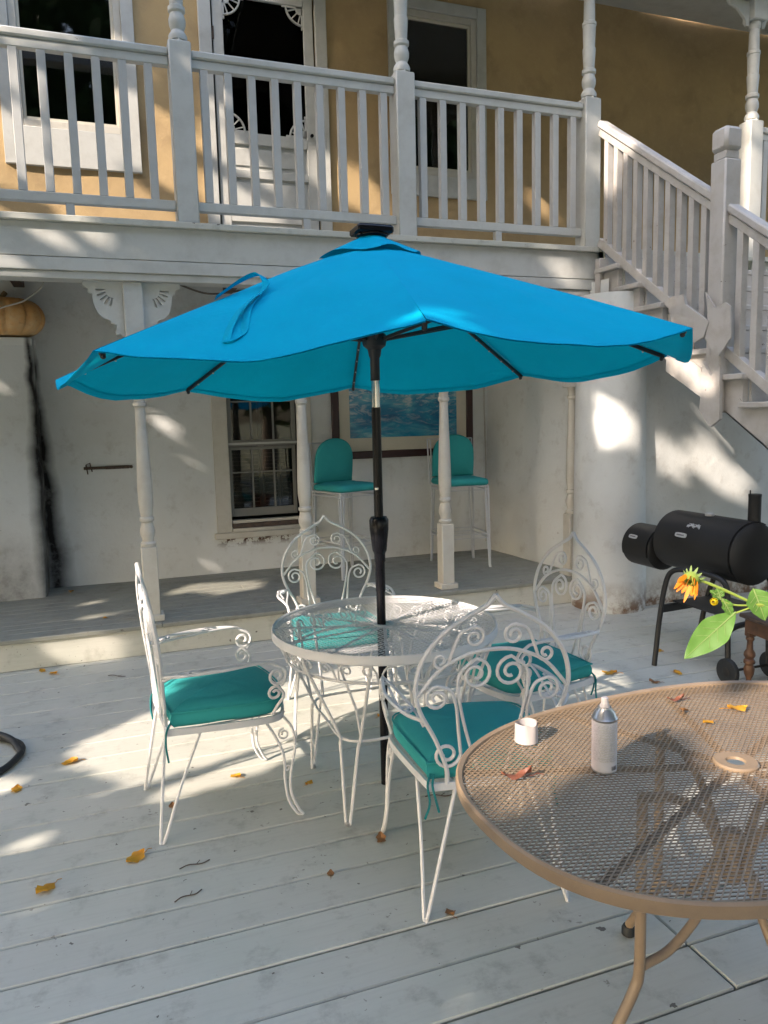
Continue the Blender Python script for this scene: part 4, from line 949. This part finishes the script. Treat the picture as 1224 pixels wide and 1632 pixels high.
# ------------------------------------------------------------------ smoker grill
gr = thing('smoker_grill', (3.53, 3.78, 0), 'black offset barrel smoker grill on tube legs beneath the stairs', 'grill')
GZ, GRd = .735, .185
def ends(m, y0, y1, x, z, r, n=32, d=.03):
    m.lathe([(.01, y0-d), (r*.55, y0-d*.9), (r*.9, y0-d*.4), (r, y0), (r, y1), (r*.9, y1+d*.4), (r*.55, y1+d*.9), (.01, y1+d)], (x, 0, z), n, 'y')
m = MB(); ends(m, -.36, .30, .01, GZ, GRd); m.build('barrel', MT['grill'], gr)
def lid(x, z, r, y0, y1, a0, a1, nm):
    m = MB(); k = 18; vs = []
    for rr in (r+.004, r+.009):
        for yy in (y0, y1):
            for i in range(k+1): a = R(a0+(a1-a0)*i/k); vs.append((x+rr*math.cos(a), yy, z+rr*math.sin(a)))
    q = k+1; fs = []
    for i in range(k): fs += [(i, i+1, q+i+1, q+i), (2*q+i, 3*q+i, 3*q+i+1, 2*q+i+1), (i, 2*q+i, 2*q+i+1, i+1), (q+i, q+i+1, 3*q+i+1, 3*q+i)]
    fs += [(0, q, 3*q, 2*q), (k, 2*q+k, 3*q+k, q+k)]
    m.add(vs, fs); return m.build(nm, MT['grill'], gr)
L1 = lid(.01, GZ, GRd, -.35, .29, 62, 214, 'lid')
m = MB(); ends(m, .345, .605, -.045, GZ-.075, .14, 28, .02); m.build('firebox', MT['grill'], gr)
L2 = lid(-.045, GZ-.075, .14, .35, .60, 60, 200, 'firebox_lid')
def plate(x, z, r, y, ang, hy, hz, nm, par, mat='badge'):
    a = R(ang); c = Vector((x+(r+.012)*math.cos(a), y, z+(r+.012)*math.sin(a))); n_ = Vector((math.cos(a), 0, math.sin(a))); t_ = Vector((-math.sin(a), 0, math.cos(a)))
    m = MB(); pts = []
    k = 14
    for i in range(k): b = 2*PI*i/k; pts.append(c+Vector((0, 1, 0))*hy*math.copysign(abs(math.cos(b))**.5, math.cos(b))+t_*hz*math.copysign(abs(math.sin(b))**.5, math.sin(b)))
    m.add(pts+[p+n_*.004 for p in pts], [tuple(range(k)), tuple(range(k, 2*k))]+[(i, (i+1) % k, (i+1) % k+k, i+k) for i in range(k)]); o = m.build(nm, MT[mat], par)
    return c+n_*.0045, t_
c, t_ = plate(.01, GZ, GRd, .045, 158, .050, .015, 'badge', gr)
m = MB(); wv = [c+Vector((0, .032-i*.0033, 0))+t_*(.006*math.sin(i*2.1)) for i in range(20)]; m.tube(wv, .0014, 5); m.build('badge_lettering', MT['ink'], gr)
c, t_ = plate(-.045, GZ-.075, .14, .50, 150, .042, .014, 'badge', gr)
m = MB(); wv = [c+Vector((0, .028-i*.003, 0))+t_*(.005*math.sin(i*2.1)) for i in range(19)]; m.tube(wv, .0013, 5); m.build('badge_lettering', MT['ink'], gr)
a = R(136); t_ = Vector((-math.sin(a), 0, math.cos(a))); n_ = Vector((math.cos(a), 0, math.sin(a))); c = Vector((.01, -.02, GZ))+n_*(GRd+.011)
m = MB(); m.tube([c+Vector((0, .055-i*.0045, 0))+t_*(.012*math.sin(i*1.9)+.004*math.sin(i*.6)) for i in range(25)], .0030, 5); m.tube([c+Vector((0, .05, 0))-t_*.014, c+Vector((0, -.05, 0))-t_*.010], .0018, 5); m.build('script_logo', MT['badge'], gr)
m = MB(); m.lathe([(.026, 0), (.028, .004), (.028, .014), (.02, .018)], (.01-.03, -.03, GZ+GRd+.008), 16); th = m.build('thermometer', MT['badge'], gr)
m = MB(); m.lathe([(.036, 0), (.036, .20), (.037, .202), (.037, .215)], (.05, -.31, GZ+GRd-.05), 20); m.tube([(.05-.037, -.31, GZ+GRd+.16), (.05-.037, -.31, GZ+GRd+.19)], .004, 6); m.build('smokestack', MT['grill'], gr)
legs = {'a': [(-.376, .022, 0), (-.30, .055, .44)], 'b': [(-.222, -.435, .0), (-.20, -.33, .44)]}
FLg, FRg = (-.376, .022), (-.222, -.415)
m = MB(); m.tube(cr([(-.376, .022, 0), (-.335, .03, .30), (-.29, .04, .50), (-.262, .02, .585), (-.235, -.06, .612), (-.205, -.22, .612), (-.185, -.33, .585), (-.185, -.365, .50), (-.20, -.39, .28), (-.215, -.415, .08)], 6), .0165, 10); m.build('leg_frame', MT['grill'], gr)
m = MB(); m.tube(cr([(-.01, .07, 0), (.04, .06, .30), (.10, .05, .50), (.14, .02, .58), (.155, -.06, .605), (.16, -.22, .605), (.155, -.33, .58), (.14, -.365, .50), (.11, -.39, .28), (.09, -.415, .08)], 6), .0165, 10); m.build('leg_frame', MT['grill'], gr)
m = MB(); m.beam((-.32, .035, .355), (.06, .065, .355), .02, .05, .003); m.build('cross_bar', MT['grill'], gr)
m = MB(); m.tube(cr([(-.205, -.40, .31), (-.12, -.40, .335), (.05, -.40, .335), (.115, -.395, .30)], 5), .0165, 10); m.build('cross_bar', MT['grill'], gr)
for x in (-.225, .10):
    m = MB(); m.lathe([(.03, -.016), (.072, -.016), (.078, -.010), (.078, .010), (.072, .016), (.03, .016)], (x, -.425, .078), 24, 'x'); wh = m.build('wheel', MT['rubber'], gr)
    m = MB(); m.lathe([(.012, -.022), (.028, -.018), (.028, .018), (.012, .022)], (x, -.425, .078), 14, 'x'); m.build('hub', MT['grill'], wh)
m = MB(); m.tube([(-.24, -.425, .078), (.12, -.425, .078)], .008, 8); m.build('axle', MT['grill'], gr)
m = MB(); m.box(-.24, .13, -.34, .03, .395, .402, .002); m.build('bottom_shelf', MT['grill'], gr)

# wooden stand with turned legs
ws = thing('wooden_stand', (3.56, 3.06, 0), 'small dark wooden stand with turned legs beside the grill wheels', 'side table', rz=R(-8))
m = MB(); m.box(-.27, .27, -.21, .21, .415, .437, .006); m.build('top', MT['woodtop'], ws)
for (x0, x1, y0, y1) in ((-.23, .23, -.18, -.162), (-.23, .23, .162, .18), (-.25, -.232, -.16, .16), (.232, .25, -.16, .16)):
    m = MB(); m.box(x0, x1, y0, y1, .335, .414, .003); m.build('apron', MT['wood'], ws)
for sx in (-1, 1):
    for sy in (-1, 1):
        m = MB(); c = (sx*.225, sy*.165); m.box(c[0]-.022, c[0]+.022, c[1]-.022, c[1]+.022, .31, .4145, .003)
        m.lathe([(.012, 0), (.022, .01), (.024, .03), (.016, .05), (.014, .06), (.026, .09), (.030, .12), (.022, .145), (.031, .155), (.031, .17), (.022, .18), (.032, .20), (.030, .215), (.018, .235), (.016, .28), (.024, .295), (.02, .312)], (c[0], c[1], 0), 16); m.build('leg', MT['wood'], ws)
cn = thing('drink_can', (3.50, 3.09, .437), 'red and white can standing on the dark wooden stand', 'can')
m = MB(); m.lathe([(.026, 0), (.031, .006), (.031, .145)], (0, 0, 0), 20); m.build('body', MT['whitecan'], cn)
m = MB(); m.lathe([(.0314, .112), (.0316, .152), (.027, .163), (.027, .167)], (0, 0, 0), 20); m.build('red_band', MT['redcan'], cn)

# ------------------------------------------------------------------ sunflower leaning in from a pot off to the right
SB = Vector((2.42, 1.10, 0))
sf = thing('sunflower_plant', SB, 'bright green sunflower plant with a drooping orange flower leaning over the oval table', 'plant')
rel = lambda p: Vector(p)-SB
def leaf3(name, base, tip_, wid, nrm, mat, fold=.25, droop=.10, wide_at=.38, par=None):
    b, t = rel(base), rel(tip_); ax = t-b; L = ax.length; ax.normalize(); nrm = Vector(nrm); sd = ax.cross(nrm).normalized(); nn = sd.cross(ax)
    m = MB(); N = 14; vs = []
    for i in range(N+1):
        f = i/N; w_ = wid*(f/wide_at if f < wide_at else 1)**.75*(1 if f < wide_at else math.cos((f-wide_at)/(1-wide_at)*PI/2)**.85)*.5+.0004
        for s in (-1, -.66, -.33, 0, .33, .66, 1):
            vs.append(b+ax*(L*f)+sd*(s*w_)+nn*(abs(s)*w_*fold-droop*L*(f*f-f)*1.0+.0022*math.sin(f*22+s*3)*abs(s)))
    m.add(vs, [(i*7+j, i*7+j+1, i*7+j+8, i*7+j+7) for i in range(N) for j in range(6)]); o = m.build(name, MT[mat], par or sf, ang=80)
    m = MB(); mid = [vs[i*7+3]+nn*.0006 for i in range(N+1)]; m.tube(mid, [.0016*(1-i/N)+.0004 for i in range(N+1)], 5)
    for f in (3, 5, 7):
        for s in (1, 5): m.tube([vs[f*7+3]+nn*.0005, vs[min(N, f+2)*7+s]+nn*.0008], .0005, 4)
    m.build('vein', MT['vein'], o); return o
m = MB(); m.tube([rel(p) for p in cr([(2.42, 1.10, .30), (2.40, 1.11, .6), (2.20, 1.16, .95), (1.85, 1.21, 1.12), (1.55, 1.27, 1.145), (1.376, 1.317, 1.149)], 8)], [.010-.005*i/40 for i in range(41)], 8); m.build('stem', MT['stem'], sf)
m = MB(); m.tube([rel(p) for p in cr([(1.376, 1.317, 1.149), (1.342, 1.332, 1.167), (1.296, 1.352, 1.191), (1.251, 1.371, 1.212)], 6)], .0035, 8); m.build('stem', MT['stem'], sf)
m = MB(); m.tube([rel(p) for p in cr([(1.376, 1.317, 1.149), (1.33, 1.334, 1.150), (1.301, 1.346, 1.161)], 6)], .0022, 8); m.build('stem', MT['stem'], sf)
m = MB(); m.tube([rel(p) for p in cr([(1.376, 1.317, 1.149), (1.355, 1.322, 1.142), (1.33, 1.332, 1.132)], 6)], .0022, 8); m.build('stem', MT['stem'], sf)
tocam = (Vector((0, 0, 1.6))-Vector((1.3, 1.34, 1.15))).normalized()
leaf3('leaf', (1.33, 1.332, 1.134), (1.212, 1.361, 1.031), .068, (-.3, -.75, .6), 'leaf', .18, .06)
leaf3('leaf', (1.372, 1.326, 1.186), (1.390, 1.306, 1.114), .062, (-.4, -.8, .45), 'leaf', .3, .10, .3)
leaf3('leaf', (1.41, 1.31, 1.19), (1.43, 1.26, 1.13), .06, (-.2, -.7, .6), 'leaf', .3, .10, .3)
leaf3('leaf', (1.302, 1.345, 1.166), (1.322, 1.335, 1.126), .026, (-.4, -.8, .45), 'leaf', .2, .06)
leaf3('leaf', (1.300, 1.347, 1.163), (1.276, 1.356, 1.186), .020, (-.4, -.7, .6), 'leaf', .2, .06)
leaf3('leaf', (1.300, 1.347, 1.164), (1.292, 1.352, 1.190), .024, (-.4, -.7, .6), 'leaf', .2, .06)
# drooping flower head: green bracts behind, ragged orange petals hanging
hc = rel((1.238, 1.376, 1.209)); face = Vector((-.75, -.25, -.45)).normalized(); e1 = face.orthogonal().normalized(); e2 = face.cross(e1)
m = MB(); prev = None
rows = [(.004, -.020), (.014, -.016), (.019, -.006), (.018, .002), (.008, .006)]; vs = []
for r, h in rows:
    for j in range(14): a = 2*PI*j/14; vs.append(hc+face*h+(e1*math.cos(a)+e2*math.sin(a))*r)
m.add(vs, [(i*14+j, i*14+(j+1) % 14, (i+1)*14+(j+1) % 14, (i+1)*14+j) for i in range(4) for j in range(14)]); m.build('flower_base', MT['stem'], sf)
rp = random.Random(11)
def strap(m, c, d, n_, L, w_, bend):
    sd = d.cross(n_).normalized(); vs = []
    for i in range(6):
        f = i/5; ww = w_*math.sin(PI*min(.97, .18+f*.8))**.8; p = c+d*(L*f)+n_*(bend*L*f*f); vs += [p-sd*ww*.5, p+n_*.0006, p+sd*ww*.5]
    m.add(vs, [(i*3+j, i*3+j+1, i*3+j+4, i*3+j+3) for i in range(5) for j in range(2)])
for j in range(15):
    a = 2*PI*j/15+rp.uniform(-.15, .15); d = (e1*math.cos(a)+e2*math.sin(a)); m = MB(); strap(m, hc+d*.016+face*.002, (d*.45+face*.6+Vector((-.1, 0, -.6))).normalized(), face, rp.uniform(.020, .036), .010, rp.uniform(-.3, .3)); m.build('petal', MT['petal'], sf, ang=80)
for j in range(12):
    a = 2*PI*j/12+.2; d = (e1*math.cos(a)+e2*math.sin(a)); m = MB(); strap(m, hc+d*.016-face*.008, (d-face*.45).normalized(), -face, rp.uniform(.009, .015), .006, .3); m.build('bract', MT['vein'], sf, ang=80)
bc = rel((1.287, 1.352, 1.159))
for j in range(16):
    a = 2*PI*j/16; f2 = (tocam*.8+Vector((-.4, 0, 0))).normalized(); q1 = f2.orthogonal().normalized(); q2 = f2.cross(q1); d = q1*math.cos(a)+q2*math.sin(a)
    m = MB(); strap(m, bc+d*.003-f2*.004, (d*(.75 if j % 2 else .4)+f2*.7).normalized(), d, .020, .009, -.5); m.build('petal', MT['bud'], sf, ang=80)
pt = thing('plant_pot', (2.42, 1.10, 0), 'terracotta pot holding the sunflower beside the oval table', 'pot')
m = MB(); m.lathe([(.13, 0), (.14, .01), (.185, .27), (.20, .275), (.20, .32), (.18, .32), (.175, .29)], (0, 0, 0), 28); m.build('bowl', MT['clay'], pt)
m = MB(); m.lathe([(.17, .285), (.17, .298), (.02, .305)], (0, 0, 0), 24); m.build('earth', MT['soil'], pt)

# ------------------------------------------------------------------ shade trees beyond the deck, towards the sun
GAPS = [  # openings shaped in the unseen crowns so sun lands in chosen patches
[(3.65,0.63),(3.78,0.71),(3.87,0.87),(3.85,1.08),(3.68,1.26),(3.6,1.52),(3.33,1.78),(3.0,1.97),(2.89,1.83),(2.99,1.58),(3.01,1.36),(2.99,1.09),(3.03,0.84),(3.1,0.67),(3.25,0.63)],
[(2.96,0.64),(3.0,0.71),(2.96,0.97),(2.9,1.23),(2.86,1.5),(2.8,1.18),(2.8,0.92),(2.86,0.73)],
[(2.99,0.56),(3.04,0.6),(3.02,0.62),(2.94,0.59)],
[(3.72,0.47),(3.56,0.51),(3.41,0.52),(3.41,0.49),(3.43,0.43)],
[(3.01,0.42),(2.98,0.46),(2.92,0.47),(2.94,0.43)],
[(2.66,1.83),(2.59,1.96),(2.38,2.15),(2.12,1.92),(2.15,1.75),(2.41,1.7)],
[(1.18,1.31),(1.29,1.39),(1.29,1.51),(1.18,1.66),(1.03,1.8),(1.02,1.76),(1.02,1.69),(0.99,1.6),(1.0,1.54),(1.02,1.41),(0.99,1.3),(1.05,1.29)],
[(0.84,1.61),(0.86,1.73),(0.82,1.84),(0.71,1.83),(0.55,1.58),(0.59,1.52),(0.71,1.58)],
[(5.1,0.94),(5.02,1.11),(4.9,1.22),(4.87,1.16),(4.92,1.06),(5.04,0.9)],
[(5.19,0.84),(5.16,0.9),(5.13,0.9),(5.16,0.83)],
[(5.77,1.28),(5.85,1.42),(5.73,1.4),(5.67,1.29)],
[(5.43,1.19),(5.32,1.35),(5.23,1.31),(5.33,1.18)],
[(5.61,1.57),(5.79,1.76),(5.35,2.01),(5.13,1.91),(5.23,1.76),(5.53,1.68)],
[(6.49,2.58),(6.42,2.65),(6.23,2.7),(6.28,2.62),(6.4,2.58)],
[(6.18,2.94),(6.12,2.99),(6.04,2.95),(6.06,2.9),(6.14,2.9)],
[(3.14,3.93),(3.09,4.02),(2.98,4.06),(2.97,3.85),(3.04,3.76),(3.13,3.73)],
[(2.89,4.0),(2.85,4.08),(2.84,3.81),(2.89,3.74)],
[(2.78,4.11),(2.7,4.21),(2.58,4.13),(2.52,3.96),(2.62,3.91),(2.73,3.97)],
[(6.68,4.45),(6.46,4.75),(6.17,5.63),(6.1,5.52),(6.06,5.27),(5.97,5.31),(5.99,4.3),(6.71,3.45)],
[(5.91,5.56),(5.86,5.61),(5.82,5.39),(5.73,5.34),(5.69,5.28),(5.62,5.16),(5.63,4.72),(5.99,4.3),(5.96,5.32)],
[(5.55,5.67),(5.44,5.74),(5.26,5.88),(5.21,5.21),(5.61,4.75),(5.58,5.36)],
[(4.67,6.47),(4.6,6.57),(4.52,6.44),(4.61,6.29)],
[(5.13,3.37),(5.1,3.42),(4.92,3.39),(4.98,3.35)],
[(4.98,3.49),(4.89,3.59),(4.85,3.52),(4.89,3.44)],
[(5.2,3.13),(5.12,3.19),(5.05,3.19),(5.21,3.0)],
[(3.54,5.06),(3.47,5.14),(3.44,4.94),(3.57,4.81)],
[(5.16,4.19),(5.07,4.37),(5.03,4.4),(5.09,3.63),(5.18,3.59)],
[(5.2,4.34),(4.92,4.69),(4.92,4.64),(5.21,4.27)],
[(3.43,6.19),(3.0,5.8),(2.86,5.65),(3.13,5.73),(3.39,6.04)],
[(3.35,6.02),(3.13,5.81),(3.12,5.44),(3.39,5.86)],
[(2.81,7.02),(2.73,7.26),(2.67,6.04),(2.8,6.03)],
[(2.8,4.46),(2.62,4.5),(2.27,4.13),(2.06,3.9),(2.15,3.89),(2.49,4.23)],
[(0.82,1.88),(0.73,1.94),(0.49,2.04),(0.49,1.9),(0.63,1.78),(0.78,1.66)],
[(1.37,2.26),(1.25,2.26),(1.32,2.33),(1.5,2.43),(1.48,2.36)],
[(3.25,1.56),(3.26,1.72),(3.0,1.75),(2.68,1.6),(2.88,1.45)],
[(2.83,1.6),(2.81,1.59),(2.8,1.36),(2.81,1.34)],
[(3.25,1.36),(3.16,1.54),(2.91,1.51),(2.6,1.4),(2.66,1.37),(3.04,1.45),(3.12,1.34)],
]
lv = Vector((-math.sin(SAZ), math.cos(SAZ), 0)); uv = Vector((math.cos(SAZ)*math.sin(SEL), math.sin(SAZ)*math.sin(SEL), math.cos(SEL)))
BB = [(min(p[0] for p in g_), max(p[0] for p in g_), min(p[1] for p in g_), max(p[1] for p in g_)) for g_ in GAPS]
def in_sun_gap(l_, u_, e):
    l_ += e*noise.noise(Vector((l_*5, u_*5, 3))); u_ += e*noise.noise(Vector((l_*5, u_*5, 9)))
    for gi, (g_, (a, b, c, d)) in enumerate(zip(GAPS, BB)):
        if l_ < a or l_ > b or u_ < c or u_ > d: continue
        ins_ = False; n_ = len(g_); j = n_-1
        for i in range(n_):
            (xi, yi), (xj, yj) = g_[i], g_[j]
            if (yi > u_) != (yj > u_) and l_ < (xj-xi)*(u_-yi)/(yj-yi)+xi: ins_ = not ins_
            j = i
        if ins_:
            if gi in (18, 19, 20) and noise.noise(Vector((l_*3.6+u_*1.5, u_*4.6, 7))) > .12: continue
            return True
    return False
def inset(g_, d):
    xs = [q[0] for q in g_]; ys = [q[1] for q in g_]; cx, cy = (min(xs)+max(xs))/2, (min(ys)+max(ys))/2; hx, hy = (max(xs)-min(xs))/2, (max(ys)-min(ys))/2
    kx, ky = max(min(hx, .045), hx-d)/hx, max(min(hy, .045), hy-d)/hy; return [(cx+(x-cx)*kx, cy+(y-cy)*ky) for x, y in g_]
GAPS = [inset(g_, -.035 if i_ in (6, 7) else -.005 if i_ in (15, 16, 17) else .035) for i_, g_ in enumerate(GAPS)]
BB = [(min(p[0] for p in g_), max(p[0] for p in g_), min(p[1] for p in g_), max(p[1] for p in g_)) for g_ in GAPS]
TREES = [(.2, -2.2, 2.2, 'low spreading shade tree standing furthest from the house'), (4.2, 2.2, 5.7, 'middle shade tree standing towards the sun from the deck'), (7.1, 5.7, 9.0, 'shade tree standing closest to the house wall on the sunny side')]
tr_r = random.Random(5)
shape = [(0, 0), (.35, -.5), (.75, -.38), (1, 0), (.75, .38), (.35, .5)]
for L0, la, lb, lab in TREES:
    base = lv*L0-sdir*6.6; org = Vector((base.x, base.y, -.3)); lo_ = org.dot(lv); org += lv*(L0-lo_); org.z = -.3
    t = thing('shade_tree', org, lab, 'tree', 'trees shading the deck')
    m = MB(); m.tube(cr([(0, 0, 0), (.04, .0, 1.5), (-.03, .0, 3.0), (.02, 0, 5.0), (0, .02, 8.5)], 5), [.17-.14*i/20 for i in range(21)], 10)
    for k in range(14):
        a = k*2.4; z = 2.2+k*.42; path = cr([(0, 0, z), (.7*math.cos(a), .7*math.sin(a), z+.6), (1.5*math.cos(a), 1.5*math.sin(a), z+1.0)], 4)
        if any(in_sun_gap((org+q).dot(lv), (org+q).dot(uv), 0) for q in path): continue
        m.tube(path, [.06-.05*i/8 for i in range(9)], 6)
    m.build('trunk', MT['bark'], t)
    vs = []; fs = []
    for i in range(int(12500*(lb-la))):
        l_ = tr_r.uniform(la-.1, lb+.1); u_ = tr_r.uniform(-1.2, 8.4); s_ = tr_r.uniform(4.3, 6.6)+.5*max(0, u_)
        sz = tr_r.uniform(.07, .13)
        c = lv*l_+uv*u_-sdir*s_-org
        d = Vector((tr_r.gauss(0, 1), tr_r.gauss(0, 1), tr_r.gauss(0, .6))).normalized(); n_ = (Vector((tr_r.gauss(0, .6), tr_r.gauss(0, .6), .5))-sdir*.8).normalized(); sd = d.cross(n_).normalized()
        P_ = [c+d*(x-.5)*sz*1.5+sd*y*sz for x, y in shape]
        if any(in_sun_gap((org+q).dot(lv), (org+q).dot(uv), .03) for q in P_+[c]): continue
        b_ = len(vs); vs += [tuple(q) for q in P_]; fs.append(tuple(range(b_, b_+6)))
    me = bpy.data.meshes.new('crown'); me.from_pydata(vs, [], fs); me.materials.append(MT['treeleaf']); link('crown', me, t)

# trees behind the camera that the windows mirror; last one added to block sky
for i, (x, y, h) in enumerate([(-8, -10, 14), (-1.5, -12, 17), (5.5, -13, 16), (12, -11, 17), (12.5, -2, 12)]):
    t = thing('yard_tree', (x, y, -.3), ['bushy yard tree', 'tall yard tree', 'broad yard tree', 'rounded yard tree', 'short tree added to block sky,'][i]+' standing across the yard from the balcony', 'tree', 'trees across the yard')
    m = MB(); m.tube(cr([(0, 0, 0), (.1, .05, h*.3), (-.05, .1, h*.6), (0, 0, h*.9)], 5), [.28-.24*k/15 for k in range(16)], 10)
    for k in range(8): a = k*2.4; z = h*.25+k*h*.06; m.tube(cr([(0, 0, z), (1.2*math.cos(a), 1.2*math.sin(a), z+.8), (2.2*math.cos(a), 2.2*math.sin(a), z+1.2)], 4), [.1-.08*q/8 for q in range(9)], 6)
    m.build('trunk', MT['bark'], t); vs = []; fs = []
    for k in range(8000):
        d = Vector((tr_r.gauss(0, 1), tr_r.gauss(0, 1), tr_r.gauss(0, 1))).normalized(); rr = tr_r.random()**.45*(1+.3*noise.noise(d*2.2+Vector((i*5, 0, 0))))
        c = Vector((d.x*rr*4.2, d.y*rr*4.2, h*.58+d.z*rr*h*.42)); e = Vector((tr_r.gauss(0, 1), tr_r.gauss(0, 1), tr_r.gauss(0, .6))).normalized(); sd = e.orthogonal().normalized(); sz = tr_r.uniform(.22, .42)
        b_ = len(vs); vs += [tuple(c+e*(px_-.5)*sz*1.5+sd*py_*sz) for px_, py_ in shape]; fs.append(tuple(range(b_, b_+6)))
    me = bpy.data.meshes.new('crown'); me.from_pydata(vs, [], fs); me.materials.append(MT['treeleaf']); link('crown', me, t)
